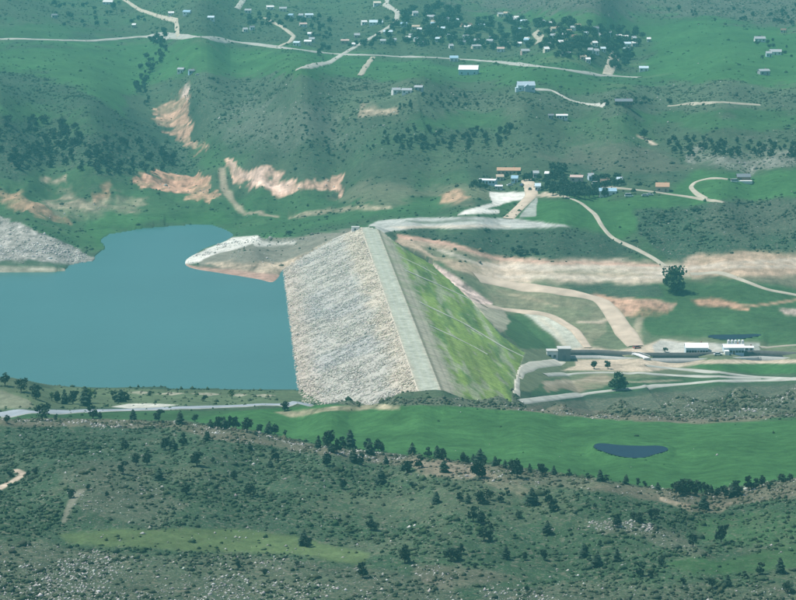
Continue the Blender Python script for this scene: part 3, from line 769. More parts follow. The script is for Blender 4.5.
dam_sheet('crest_road', 0, CREST_W, 26, 420, M_GROUND, col_crest)
dam_sheet('shoulder', CREST_W, CREST_W + SHOULDER_W, 22, 420, M_GROUND, col_sh, .08)
tag(dam_sheet('downstream_slope', CREST_W + SHOULDER_W, 108, 120, 420, M_DAMGRASS, col_dn, .22), 'bright green grassed slope with pale patches')

def dam_hit(px, py):
    """point of the downstream slope seen at a picture point"""
    u, k = ray(px, py)
    Y = np.linspace(1150, 1950, 4000); X = u * Y; z = CZ + k * Y
    j = np.nonzero(dam_z(dam_st(X, Y)[1]) >= z)[0][0]
    return X[j], Y[j]
def path_on_dam(pix, w):
    P = np.array([dam_hit(*p) for p in pix])
    t = np.r_[0, np.cumsum(np.linalg.norm(np.diff(P, axis=0), axis=1))]
    tt = np.arange(0, t[-1], 2.0); X = np.interp(tt, t, P[:, 0]); Y = np.interp(tt, t, P[:, 1])
    d = np.gradient(np.c_[X, Y], axis=0); d /= np.linalg.norm(d, axis=1)[:, None]; nx, ny = -d[:, 1], d[:, 0]
    V = []; F = []
    wv_ = w * (1 + .35 * fbm(tt, tt * 0, 12, 2, 3))
    for k, o in enumerate((-.5, -.2, .2, .5)):
        x, y = X + nx * o * wv_, Y + ny * o * wv_
        V.append(np.c_[x, y, dam_z(dam_st(x, y)[1]) + (.32 if abs(o) < .4 else .12)])
    n = len(tt); V = np.concatenate(V) - DO
    for k in range(3):
        for i in range(n - 1): F.append((k * n + i, k * n + i + 1, (k + 1) * n + i + 1, (k + 1) * n + i))
    link('access_path', mesh_np('access_path', V, F, mat('path_gravel', (.40, .41, .33), var=.25, scale=.6)), dam)
path_on_dam([(404, 270), (441, 286), (465, 297), (486, 309)], 3.0)
path_on_dam([(419, 302), (463, 323), (505, 348), (530, 360)], 3.2)
path_on_dam([(398, 256), (420, 266), (440, 277)], 2.0)
path_on_dam([(430, 326), (452, 336), (474, 347), (490, 356)], 2.2)

# loose stones: one icosahedron-like shape, squeezed and turned many times
_ph = (1 + 5 ** .5) / 2
ICO_V = np.array([(-1, _ph, 0), (1, _ph, 0), (-1, -_ph, 0), (1, -_ph, 0), (0, -1, _ph), (0, 1, _ph), (0, -1, -_ph), (0, 1, -_ph), (_ph, 0, -1), (_ph, 0, 1), (-_ph, 0, -1), (-_ph, 0, 1)]) / 1.9
ICO_F = np.array([(0, 11, 5), (0, 5, 1), (0, 1, 7), (0, 7, 10), (0, 10, 11), (1, 5, 9), (5, 11, 4), (11, 10, 2), (10, 7, 6), (7, 1, 8), (3, 9, 4), (3, 4, 2), (3, 2, 6), (3, 6, 8), (3, 8, 9), (4, 9, 5), (2, 4, 11), (6, 2, 10), (8, 6, 7), (9, 8, 1)])
OCT_V = np.array([(1, 0, 0), (0, 1, 0), (-1, 0, 0), (0, -1, 0), (0, 0, 1), (0, 0, -1.)])
OCT_F = np.array([(0, 1, 4), (1, 2, 4), (2, 3, 4), (3, 0, 4), (1, 0, 5), (2, 1, 5), (3, 2, 5), (0, 3, 5)])
def lumps(P, size, flat, jit, cols, TV=ICO_V, TF=ICO_F):
    """P (n,3) centres; size (n,) radius; returns V, F, colours"""
    n = len(P); k = len(TV)
    a = rng.random(n) * 2 * math.pi
    sc = np.c_[1 + rng.uniform(-.35, .35, n), 1 + rng.uniform(-.35, .35, n), flat * (1 + rng.uniform(-.3, .3, n))] * size[:, None]
    v = TV[None] * (1 + rng.uniform(-jit, jit, (n, k, 1)))
    v = v * sc[:, None, :]
    c, s = np.cos(a)[:, None], np.sin(a)[:, None]
    x = v[..., 0] * c - v[..., 1] * s; y = v[..., 0] * s + v[..., 1] * c
    v = np.stack([x, y, v[..., 2]], -1) + P[:, None, :]
    F = TF[None] + (np.arange(n) * k)[:, None, None]
    return v.reshape(-1, 3), F.reshape(-1, 3), np.repeat(cols, k, 0)
nst = 33000
T = rng.uniform(-20, D_LEN, nst); S = -rng.uniform(.5, 49.2, nst)
X, Y = dam_xy(T, S); Z = dam_z(S)
sz = rng.gamma(4, .068, nst) + .15
cc_ = col_up(X, Y, T, S) * (1 + rng.uniform(-.26, .26, (nst, 1))) * (1 + rng.uniform(-.05, .05, (nst, 3)))
V, F, Cc = lumps(np.c_[X, Y, Z + sz * .12] - DO, sz * 1.15, .8, .3, np.clip(cc_, .03, .8), OCT_V, OCT_F)
tag(link('riprap', mesh_np('riprap', V, F, M_STONE, Cc), dam), kind='stuff')

# ------------------------------------------------------------------ loose rocks and low shrubs on the slopes
area = np.abs(np.gradient(XX, axis=1)) * np.abs(np.gradient(YY, axis=0))
inframe = (np.abs(UU) < 560) & (VV < 900)
def pick(dens, n):
    w = (dens * area * inframe * (ZZ > WATER_Z + .3)).ravel(); w = w / w.sum()
    i = rng.choice(w.size, n, p=w)
    j, k = np.unravel_index(i, UU.shape)
    u = UU[j, k] + rng.uniform(-.7, .7, n); v = VV[j, k] + rng.uniform(-.6, .6, n)
    Y = VK / v; X = u * Y / 3000
    return X, Y, ground_z(X, Y), j, k
foot2 = foot & vis
clump = sstep(0, .6, fbm(XX, YY, 22, 4, 14))
d_r = np.where(foot2, 0, rock ** 1.4 * (.10 + clump)) * np.clip(1500 / YY, .2, 1.6) ** 2
X, Y, Z, j, k = pick(d_r, 17000)
sz = rng.gamma(1.7, .12, len(X)) + .12; sz *= np.clip(YY[j, k] / 1300, .8, 1.2)
cc_ = np.array((.36, .35, .315)) * (1 + rng.uniform(-.45, .6, (len(X), 1))) * (1 + rng.uniform(-.06, .06, (len(X), 3)))
V, F, Cc = lumps(np.c_[X, Y, Z + sz * .1], sz * 1.15, .75, .3, np.clip(cc_, .05, .8), OCT_V, OCT_F)
tag(link('loose_rocks', mesh_np('loose_rocks', V, F, M_STONE, Cc)), 'grey and white rocks strewn over the slopes and ridges', kind='stuff')
clump2 = sstep(-.5, .5, fbm(XX, YY, 20, 3, 15))
d_s = np.where(foot2, 0, shrub ** 1.5 * (.15 + clump2)) * np.clip(1500 / YY, .15, 1.6) ** 1.3
X, Y, Z, j, k = pick(d_s, 92000)
sz = rng.gamma(3, .14, len(X)) + .18; sz *= np.clip(YY[j, k] / 1500, .8, 1.15)
bc = base[j, k] * .55 + np.array((.040, .062, .036)) * .45
tone = rng.uniform(-.45, .55, (len(X), 1))
cc_ = bc * (.95 + .45 * tone) * (1 + rng.uniform(-.1, .1, (len(X), 3)))
V, F, Cc = lumps(np.c_[X, Y, Z + sz * .25], sz * 1.2, .8, .4, np.clip(cc_, .012, .4), OCT_V, OCT_F)
tag(link('sagebrush', mesh_np('sagebrush', V, F, M_SHRUB, Cc)), 'low grey-green brush covering the slopes', kind='stuff')

# ------------------------------------------------------------------ roads: strips laid on the ground
def road_mat(name, col, edge, var=.16):
    m, nt, b = nodes_of(name); N, L = nt.nodes, nt.links
    geo = N.new('ShaderNodeNewGeometry'); no = N.new('ShaderNodeTexNoise'); no.inputs['Scale'].default_value = .12; no.inputs['Detail'].default_value = 5
    L.new(geo.outputs['Position'], no.inputs['Vector'])
    at = N.new('ShaderNodeAttribute'); at.attribute_name = 'cover'
    mr = N.new('ShaderNodeMapRange'); mr.inputs[1].default_value = .3; mr.inputs[2].default_value = .7; mr.inputs[3].default_value = 1 - var; mr.inputs[4].default_value = 1 + var
    L.new(no.outputs['Fac'], mr.inputs[0])
    mx = N.new('ShaderNodeVectorMath'); mx.operation = 'SCALE'; L.new(at.outputs['Color'], mx.inputs[0]); L.new(mr.outputs[0], mx.inputs['Scale'])
    L.new(mx.outputs[0], b.inputs['Base Color']); b.inputs['Roughness'].default_value = .9
    return m
M_ROAD = road_mat('road_surface', None, None)
def drape(name, pix, width, col, edge=None, cross=6, lift=None, step=None):
    pix = densify(pix, False, 5)
    X, Y, Z = G([p[0] for p in pix], [p[1] for p in pix])
    t = np.r_[0, np.cumsum(np.hypot(np.diff(X), np.diff(Y)))]
    # smooth the line a little
    dm = float(np.median(Y)); step = step or max(1.5, dm * .0012)
    tt = np.arange(0, t[-1] + step, step)
    x = np.interp(tt, t, X); y = np.interp(tt, t, Y)
    for _ in range(10):
        x[1:-1] = (x[:-2] + 2 * x[1:-1] + x[2:]) / 4; y[1:-1] = (y[:-2] + 2 * y[1:-1] + y[2:]) / 4
    d = np.gradient(np.c_[x, y], axis=0); d /= np.linalg.norm(d, axis=1)[:, None] + 1e-9
    n = len(x); V = []; Cc = []
    lift = lift or .12 + dm * .00014
    if edge is None: edge = tuple(np.array(col) * .72 + np.array((.07, .085, .045)) * .3)
    cross = max(cross, 8)
    os_ = np.linspace(-.5, .5, cross)
    wob = 1 + .16 * fbm(tt, tt * 0 + dm, 40, 3, 2)
    for o in os_:
        xx, yy = x - d[:, 1] * o * width * wob, y + d[:, 0] * o * width * wob
        zz = ground_z(xx, yy) + (lift if abs(o) < .49 else -.05)
        V.append(np.c_[xx, yy, zz])
        c = np.array(edge if (edge is not None and abs(o) > .49) else col)
        Cc.append(np.repeat(c[None], n, 0) * (1 + .10 * fbm(tt, tt * 0 + o * 20, 10, 3, 4))[:, None])
    F = []
    i = np.arange(n * cross).reshape(cross, n)
    F = np.stack([i[:-1, :-1], i[:-1, 1:], i[1:, 1:], i[1:, :-1]], -1).reshape(-1, 4)[:, ::-1]
    o = link(name, mesh_np(name, np.concatenate(V), F, M_ROAD, np.concatenate(Cc)))
    tag(o, kind='structure')
    return o
ASPH = (.26, .29, .315); DIRT = (.40, .36, .28); DIRT2 = (.33, .30, .23); CONC = (.37, .37, .32)
drape('highway', [(-100, 414.5), (-40, 414.5), (0, 413.8), (60, 412), (130, 410), (200, 407.6), (260, 405.2), (290, 403.9), (304, 403.3)], 9.5, ASPH, (.30, .29, .22), 9)
drape('valley_road', [(-60, 37), (0, 38.5), (50, 40), (90, 41), (115, 39), (150, 35.5), (165, 36), (200, 37.5), (240, 42), (277, 47), (310, 51.5), (345, 54.5), (400, 56.5), (450, 58.5), (500, 62), (550, 68), (604, 75.5), (640, 77.5)], 7.5, (.33, .33, .29))
drape('country_lane', [(116, -6), (140, 10), (165, 18), (176, 20), (178, 37)], 4.5, DIRT)
drape('country_lane', [(246, -4), (237, 9)], 6, CONC)
drape('country_lane', [(265, 18), (284, 28), (294, 36), (290, 42), (277, 47)], 5, DIRT)
drape('country_lane', [(296, 70), (330, 62), (343, 54), (360, 44), (378, 34), (396, 22), (398, 12), (385, 5), (389, -4)], 6, (.36, .35, .30))
drape('country_lane', [(360, 76), (366, 66), (373, 57)], 5.5, DIRT2)
drape('village_street', [(604, 40), (612, 48), (616, 54), (611, 66), (607, 75)], 9, (.42, .37, .29))
drape('village_street', [(436, 18), (434, 26), (438, 33)], 9, (.40, .34, .26))
drape('village_street', [(535, 32), (541, 38), (537, 44)], 7, DIRT2)
drape('gravel_drive', [(533, 89.5), (552, 90), (560, 95), (571, 101), (590, 104), (606, 105.5)], 5.5, (.45, .43, .37))
drape('gravel_drive', [(668, 106), (690, 103.5), (720, 103), (742, 103.5), (760, 105)], 5, DIRT2)
drape('gravel_drive', [(736, 181), (710, 178), (696, 181), (690, 187), (697, 194), (706, 199)], 4, DIRT)
drape('gravel_drive', [(604, 187), (650, 191.5), (690, 197), (724, 203)], 3.5, DIRT2)
drape('dirt_track', [(562, 196), (580, 202), (595, 214), (603, 228), (612, 238), (640, 251), (655, 259), (666, 267)], 3.8, DIRT)
drape('access_road', [(508, 219), (520, 207), (532, 195), (530, 186), (527, 180)], 8, BEIGE)
drape('haul_road', [(476, 277), (500, 283), (530, 288), (560, 291), (600, 299), (611, 311), (622, 328), (636, 346)], 11, BEIGE)
drape('haul_road', [(484, 306), (520, 311), (550, 315), (575, 330), (588, 348)], 6, BEIGE)
drape('dirt_track', [(690, 274), (720, 272), (744, 281), (770, 291), (830, 299)], 4, DIRT)
drape('dirt_track', [(514, 394), (513, 382), (519, 372), (534, 365), (560, 362)], 6, (.42, .40, .33))
drape('service_road', [(646, 366), (690, 370), (740, 375.5), (800, 380), (860, 383)], 4, CONC)
drape('service_road', [(545, 375), (600, 372.5), (660, 374.5), (720, 377.5), (760, 378.5)], 3.5, CONC)
drape('service_road', [(520, 402), (560, 397), (600, 392), (650, 386.5), (700, 382.5), (740, 381), (800, 379)], 4.2, CONC)
drape('service_road', [(760, 347.5), (800, 345), (860, 344)], 3.5, DIRT2)

# ------------------------------------------------------------------ trees
def leaf(m, c, s, rg, up=.3):
    n = Vector((rg.gauss(0, 1), rg.gauss(0, 1), rg.gauss(up, .8))).normalized()
    q = n.to_track_quat('Z', 'Y'); r = rg.random() * 6.28
    pts = []
    for k, rr_ in ((0, 1), (1, .7), (2, 1), (3, .7)):
        a = r + k * math.pi / 2
        pts.append(Vector(c) + q @ Vector((math.cos(a) * s * rr_, math.sin(a) * s * rr_, rg.uniform(-.2, .2) * s)))
    m.poly(pts)
def conifer_meshes(seed, wide=.30, gaps=.2):
    """unit tall conifer: trunk and a ragged crown of drooping sprays"""
    rg = random.Random(seed)
    t = MB(); t.tube((0, 0, -.06), (0, 0, .45), .03, .018, 7); t.tube((0, 0, .45), (.01, 0, .93), .018, .004, 6)
    c = MB()
    nl = 12
    lean = (rg.uniform(-.04, .04), rg.uniform(-.04, .04))
    for l in range(nl):
        h = .10 + .86 * l / (nl - 1)
        r = wide * (1 - h) ** .5 * rg.uniform(.75, 1.2) + .02
        nb = 9 if h < .6 else 6
        a0 = rg.random() * 6.28
        for b in range(nb):
            if rg.random() < gaps: continue
            a = a0 + 2 * math.pi * b / nb + rg.uniform(-.25, .25); rb = r * rg.uniform(.65, 1.2)
            ca, sa = math.cos(a), math.sin(a); w = rb * .42 + .015; dr = rg.uniform(.05, .35) * rb
            ox, oy = lean[0] * h, lean[1] * h
            p0 = (ox, oy, h + .03); tip = (ox + ca * rb, oy + sa * rb, h - dr)
            m1 = (ox + ca * rb * .6 - sa * w, oy + sa * rb * .6 + ca * w, h - dr * .5 - .01); m2 = (ox + ca * rb * .6 + sa * w, oy + sa * rb * .6 - ca * w, h - dr * .5 - .01)
            mt = (ox + ca * rb * .6, oy + sa * rb * .6, h - dr * .3 + .035)
            c.poly([p0, m1, mt]); c.poly([p0, mt, m2]); c.poly([mt, m1, tip]); c.poly([mt, tip, m2])
            for _ in range(2): leaf(c, (ox + ca * rb * rg.uniform(.3, .9), oy + sa * rb * rg.uniform(.3, .9), h - dr * .4 + rg.uniform(-.03, .03)), rg.uniform(.03, .055), rg)
    for _ in range(4): leaf(c, (lean[0], lean[1], rg.uniform(.9, 1)), .03, rg)
    return t, c
def broad_meshes(seed, n=260, w=.5, low=.18, ls=.075):
    """unit tall broadleaf: trunk with limbs, crown of leaf clumps with gaps"""
    rg = random.Random(seed)
    t = MB(); t.tube((0, 0, -.06), (.01, 0, low + .12), .045, .03, 7)
    lobes = []
    for k in range(9):
        a = k * 2.4 + rg.uniform(-.5, .5); rr_ = w * rg.uniform(.25, .62); z = low + (1 - low) * rg.uniform(.22, .8)
        lobes.append((Vector((math.cos(a) * rr_, math.sin(a) * rr_, z)), w * rg.uniform(.34, .5)))
    if low < .01:
        for k in range(7):
            a = k * .9; lobes.append((Vector((math.cos(a) * w * .5, math.sin(a) * w * .5, rg.uniform(.2, .42))), w * .42))
    lobes.append((Vector((0, 0, .8)), w * .42))
    for p, r in lobes[:6]: t.tube((0, 0, low + .06), p * .85, .022, .006, 5)
    c = MB()
    for k in range(n):
        p, r = rg.choice(lobes)
        d = Vector((rg.gauss(0, 1), rg.gauss(0, 1), rg.gauss(0, 1))).normalized() * r * rg.random() ** .4
        d.z *= .8; q = p + d
        if q.z > 1: q.z = 1 - rg.random() * .05
        leaf(c, q, ls * rg.uniform(.6, 1.3), rg, .5)
    return t, c
M_BARK = mat('bark', (.10, .075, .055), var=.25, scale=2)
M_PINE = mat('pine_needles', (.026, .050, .030), var=.35, scale=.9, rough=.8)
M_JUN = mat('juniper_leaves', (.032, .055, .034), var=.35, scale=.5, rough=.8)
M_DEC = mat('broad_leaves', (.042, .085, .038), var=.35, scale=.5, rough=.7)
M_DECD = mat('dark_broad_leaves', (.030, .062, .038), var=.35, scale=.5, rough=.7)
M_SPRING = mat('spring_leaves', (.11, .17, .06), var=.25, scale=.5, rough=.7)
KINDS = {}
def reg(key, fn, leafmat, count):
    KINDS[key] = []
    for i in range(count):
        t, c = fn(i); KINDS[key].append((t.mesh(key + '_trunk', M_BARK), c.mesh(key + '_crown', leafmat)))
reg('pine_tree', lambda i: conifer_meshes(40 + i, .40 + .06 * (i % 3), .12 + .06 * (i % 3)) if i % 2 else broad_meshes(45 + i, 420, .36 + .05 * (i % 3), .06, .07), M_PINE, 8)
reg('juniper_tree', lambda i: broad_meshes(70 + i, 300, .40 + .06 * (i % 3), .05, .075), M_JUN, 4)
reg('broadleaf_tree', lambda i: broad_meshes(90 + i, 320, .46 + .06 * (i % 2), .14, .078), M_DECD, 4)
reg('shade_tree', lambda i: broad_meshes(150 + i, 320, .50 + .06 * (i % 2), .08, .082), M_DECD, 4)
reg('cottonwood_tree', lambda i: broad_meshes(110 + i, 1100, .53, .0, .066), M_DEC, 3)
reg('pale_tree', lambda i: broad_meshes(130 + i, 220, .36, .12, .07), M_SPRING, 1)
ntree = 0
def tree(kind, X, Y, Z, h, label, group, wide=1.0, parts=True):
    global ntree
    ntree += 1
    tm, cm = KINDS[kind][(ntree * 7 + ntree // 5) % len(KINDS[kind])]
    name = 'broadleaf_tree' if kind == 'pale_tree' else kind
    rz = random.random() * 6.28
    if parts:
        o = thing(name, label, 'tree', (X, Y, Z - .05), rz, group)
        o.scale = (h * wide, h * wide, h)
        link('trunk', tm, o); link('crown', cm, o)
    else:
        o = link(name, cm); o.location = (X, Y, Z - .05 - h * .05); o.rotation_euler = (0, 0, rz); o.scale = (h * wide, h * wide, h)
        tag(o, label, 'tree', group)
    return o

def tree_row(kind, lst, text, group, grow=1.0, wide=1.0, vary=True):
    """lst of (px, base py, height px): labelled by their order from the left"""
    lst = sorted(lst)
    X, Y, Z = G([a[0] for a in lst], [a[1] for a in lst])
    for i, (a, x, y, z) in enumerate(zip(lst, X, Y, Z)):
        size = 'tall ' if a[2] >= 16 else ('small ' if a[2] <= 9 else '')
        k = a[3] if len(a) > 3 else kind
        noun = {'pine_tree': 'dark conifer', 'juniper_tree': 'dark bushy tree', 'broadleaf_tree': 'leafy tree', 'pale_tree': 'pale green tree', 'cottonwood_tree': 'leafy tree'}[k]
        lab = '%s%s, %s from left of the trees %s' % (size, noun, ordinal(i + 1), text)
        tree(k, x, y, z, a[2] * grow * dist_px(x, y, z), lab, group, wide * (random.uniform(.85, 1.25) if vary else 1))
J = 'juniper_tree'; PT = 'pine_tree'
tree_row(PT, [(5, 386, 15, J), (21, 392, 15, J), (36, 399, 16, J), (57, 403, 13), (65, 404, 15), (73, 404, 15), (85, 406, 20), (89, 403, 17, 'pale_tree'), (115, 402, 12), (121, 402, 13), (126, 402, 11),
              (150, 396, 6, J), (204, 401, 7, J), (232, 399, 11, 'pale_tree'), (52, 401, 10, 'pale_tree')], 'between the lake and the highway', 'trees between lake and highway')
tree_row(PT, [(7, 423, 9, J), (42, 421, 19, J), (56, 421, 7, J), (93, 419, 15), (100, 420, 9, J), (133, 420, 11), (159, 422, 14), (180, 424, 14), (195, 422, 9, J), (285, 411, 11)], 'just in front of the highway', 'trees on the near side of the highway')
tree_row(PT, [(211, 428, 9), (218, 429, 14), (224, 429, 13), (230, 429, 15), (236, 429, 14), (247, 432, 16, J), (260, 433, 10), (269, 434, 13), (275, 434, 11), (285, 436, 7, J), (318, 449, 14), (328, 447, 18), (331, 452, 9), (337, 453, 16), (343, 448, 13), (350, 449, 20),
              (367, 450, 13), (370, 455, 16), (378, 451, 13), (382, 452, 10), (386, 464, 9)], 'on the left of the ridge', 'trees on the left part of the ridge')
tree_row(PT, [(407, 473, 14), (412, 455, 13), (419, 468, 14), (428, 457, 11), (437, 458, 13), (443, 460, 13), (444, 472, 13), (463, 463, 12), (467, 464, 9), (473, 461, 7), (480, 463, 15), (484, 465, 8), (477, 478, 20), (482, 478, 12), (495, 466, 10), (499, 467, 9), (505, 468, 9),
              (512, 472, 14), (517, 477, 20), (530, 473, 10), (542, 476, 14), (554, 475, 10), (569, 477, 9), (588, 480, 8), (600, 481, 12), (606, 482, 8)], 'on the middle of the ridge', 'trees on the middle part of the ridge')
tree_row(PT, [(626, 484, 10), (638, 486, 9, J), (645, 487, 7, J), (658, 490, 8), (676, 496, 16, J), (683, 494, 17, J), (690, 494, 16, J), (697, 495, 16, J), (705, 494, 12, J), (711, 493, 9), (717, 498, 12, J), (725, 498, 14, J), (733, 497, 13), (738, 496, 12, J), (704, 509, 14),
              (735, 490, 11), (749, 490, 16), (755, 489, 12), (762, 487, 13, J), (770, 491, 10), (782, 483, 10, J), (790, 482, 9, J)], 'on the right of the ridge', 'trees on the right part of the ridge')
tree_row(PT, [(125, 449, 10, J), (85, 449, 6, J), (207, 441, 12), (183, 446, 15), (165, 450, 14), (173, 450, 12), (197, 466, 16), (136, 465, 13), (147, 465, 14), (123, 474, 14), (159, 480, 13), (250, 450, 9), (234, 479, 10), (195, 462, 11), (71, 498, 10, J), (88, 490, 7, J), (107, 497, 7, J),
              (186, 494, 12), (35, 476, 9, J), (28, 477, 8, J), (10, 477, 7, J), (213, 463, 7, J), (250, 496, 13, J), (275, 461, 14), (270, 467, 8)], 'on the lower left slope', 'trees on the left foreground slope')
tree_row(PT, [(327, 466, 15), (353, 462, 14), (361, 465, 14), (381, 484, 16), (343, 489, 11), (371, 530, 13, J), (376, 531, 10, J), (304, 545, 16), (308, 547, 11, J), (340, 523, 6, J), (363, 578, 18), (238, 568, 10, J), (297, 567, 7, J), (265, 576, 8, J), (412, 488, 7, J), (436, 503, 12), (405, 563, 20)],
         'on the slope left of centre', 'trees on the middle left foreground slope')
tree_row(PT, [(460, 501, 10), (468, 503, 9), (480, 503, 14), (490, 500, 11, J), (501, 502, 11), (507, 495, 8), (532, 505, 17), (473, 521, 16), (481, 524, 14), (519, 518, 8, J), (491, 530, 8), (484, 541, 15, J), (490, 541, 12, J), (548, 504, 16), (553, 511, 13), (547, 534, 14), (451, 561, 15, J), (457, 560, 12, J), (461, 554, 12), (506, 559, 14), (525, 560, 9), (544, 560, 12),
              (475, 568, 6, J), (527, 592, 8, J)], 'on the slope right of centre', 'trees on the middle right foreground slope')
tree_row(PT, [(584, 557, 14), (597, 566, 15), (617, 527, 13), (595, 509, 6, J), (634, 521, 10, J), (640, 523, 12, J), (651, 519, 12, J), (656, 517, 10, J), (693, 547, 15, J), (721, 543, 20), (662, 566, 12, J), (617, 561, 13), (640, 576, 14), (650, 578, 9), (760, 574, 13), (780, 573, 16), (712, 588, 12, J), (728, 586, 12), (683, 584, 8, J),
              (787, 593, 12, J), (600, 546, 7, J), (745, 578, 8)], 'on the lower right slope', 'trees on the right foreground slope')
# trees below the dam
def one_tree(kind, px, py, h, label, wide=1.0):
    x, y, z = G1(px, py); tree(kind, x, y, z, h * dist_px(x, y, z), label, 'lone trees', wide)
one_tree('cottonwood_tree', 674, 292, 27, 'big round leafy tree beside the beige haul road', .95)
one_tree('cottonwood_tree', 618, 390, 19, 'broad leafy tree between two pale roads below the dam', 1.15)
one_tree('broadleaf_tree', 594, 369, 9, 'left small bushy tree on the bank of the outlet canal', 1.1)
one_tree('broadleaf_tree', 608, 369, 9, 'right small bushy tree on the bank of the outlet canal', 1.0)
one_tree('broadleaf_tree', 644, 138, 10, 'lone leafy tree at the top of the short track', 1.1)
one_tree('broadleaf_tree', 289, 236, 6, 'small dark tree on the grey peninsula', 1.2)
one_tree('broadleaf_tree', 665, 352, 5, 'low bushy tree on the gravel yard', 1.6)

def grove(kind, poly, n, h0, h1, label, group, parts=False, minsep=2.0, wide=1.0):
    """trees standing anywhere inside a picture polygon"""
    rg = random.Random(len(label) * 13 + n)
    xs = [p[0] for p in poly]; ys = [p[1] for p in poly]; got = []
    tries = 0
    while len(got) < n and tries < n * 60:
        tries += 1
        x = rg.uniform(min(xs), max(xs)); y = rg.uniform(min(ys), max(ys))
        if not inside(np.array([x]), np.array([y]), poly)[0]: continue
        if any(abs(x - a) < minsep and abs(y - b) < minsep * .6 for a, b in got): continue
        got.append((x, y))
    got.sort()
    X, Y, Z = G([a[0] for a in got], [a[1] for a in got])
    for i, (x, y, z) in enumerate(zip(X, Y, Z)):
        tree(kind, x, y, z, rg.uniform(h0, h1) * dist_px(x, y, z), label + (', %s from left' % ordinal(i + 1) if len(got) <= 60 else ''), group, wide * rg.uniform(.85, 1.3), parts)
grove(J, [(-10, 122), (40, 120), (80, 130), (130, 140), (178, 158), (186, 170), (130, 178), (60, 168), (20, 170), (-10, 158)], 150, 5, 10, 'dark tree in the dense wood on the hillside above the lake', 'wood on the left hillside', wide=1.05)
grove(J, [(382, 132), (440, 130), (520, 128), (520, 142), (480, 150), (430, 152), (380, 148)], 60, 5, 9, 'dark tree in the belt of trees on the middle hillside', 'tree belt on the middle hillside')
grove(J, [(670, 138), (730, 140), (800, 146), (800, 160), (730, 158), (668, 156)], 60, 5, 9, 'dark tree in the stand above the grey rocks at the right', 'stand of trees at the right')
grove(J, [(395, 96), (470, 94), (480, 106), (430, 112), (396, 110)], 24, 4, 6, 'small dark tree below the grey hillside houses', 'trees below the grey houses')
grove(J, [(340, 118), (380, 120), (375, 160), (330, 155), (270, 140), (300, 118)], 18, 3, 5, 'small dark tree scattered on the brown hillside', 'scattered hillside trees')
B = 'broadleaf_tree'; V_ = 'shade_tree'
grove(V_, [(402, 16), (440, 6), (470, 14), (478, 20), (530, 22), (530, 54), (480, 50), (450, 46), (404, 48)], 150, 5, 9.5, 'dark tree among the houses in the left half of the village', 'village trees, left half')
grove(V_, [(534, 20), (570, 24), (610, 28), (644, 34), (642, 46), (600, 56), (592, 62), (540, 56)], 125, 5, 9.5, 'dark tree among the houses in the right half of the village', 'village trees, right half')
grove(B, [(614, 54), (634, 52), (640, 64), (616, 72), (610, 70)], 22, 5, 9, 'dark tree in the thicket beside the village street', 'thicket by the village street')
grove(B, [(380, 20), (400, 22), (402, 50), (345, 48), (378, 36)], 26, 4, 8, 'dark tree along the lane left of the village', 'trees along the lane')
grove(B, [(236, 16), (330, 18), (336, 50), (316, 56), (320, 44), (300, 30), (250, 26)], 56, 4, 8, 'dark tree around the farmhouses beside the bent lane', 'trees around the farmhouses')
grove(B, [(150, 32), (166, 34), (168, 52), (146, 84), (150, 108), (138, 108), (134, 78), (148, 56)], 46, 4, 9, 'dark tree in the winding line along the creek', 'trees along the creek')
grove(B, [(40, 6), (130, 4), (150, 24), (60, 28)], 26, 4, 7, 'dark tree near the far houses at the upper left', 'trees at the upper left')
grove(B, [(606, 102), (660, 100), (690, 106), (690, 110), (608, 110)], 14, 4, 7, 'dark tree beside the long brown building', 'trees beside the brown building')
grove(B, [(552, 188), (600, 191), (606, 198), (572, 200), (552, 196)], 30, 7, 11, 'dark tree in the hedge row behind the green field', 'hedge row by the green field', True, 3)
grove(B, [(536, 180), (562, 177), (568, 188), (542, 192)], 18, 6, 10, 'dark tree between the houses above the pale pad', 'trees above the pale pad', True, 3)
grove(B, [(550, 170), (562, 168), (566, 176), (556, 178)], 5, 8, 12, 'tall dark tree behind the houses above the pale pad', 'tall trees behind the houses', True, 3)
grove(B, [(594, 181), (622, 179), (624, 186), (600, 189)], 18, 6, 9, 'dark tree above the blue roofed house', 'trees above the blue roofed house', True, 3)
grove(B, [(470, 184), (486, 184), (486, 190), (470, 190)], 9, 5, 7, 'dark tree left of the white trailers', 'trees left of the trailers', True, 2)
grove(B, [(503, 172), (534, 174), (532, 182), (504, 180)], 9, 5, 8, 'dark tree beside the long tan roofed building', 'trees by the tan roofed building', True, 3)
grove(B, [(512, 250), (530, 250), (538, 254), (516, 257)], 7, 4, 6, 'dark bush on the green bench above the haul road', 'bushes on the bench', False, 3, 1.4)
grove(B, [(752, 38), (790, 42), (796, 58), (760, 60)], 14, 3, 6, 'dark tree around the houses on the right meadow', 'trees around the right houses')
grove(J, [(655, 10), (800, 6), (800, 28), (700, 20)], 26, 3, 6, 'dark tree on the brown hill at the upper right', 'trees on the far right hill')

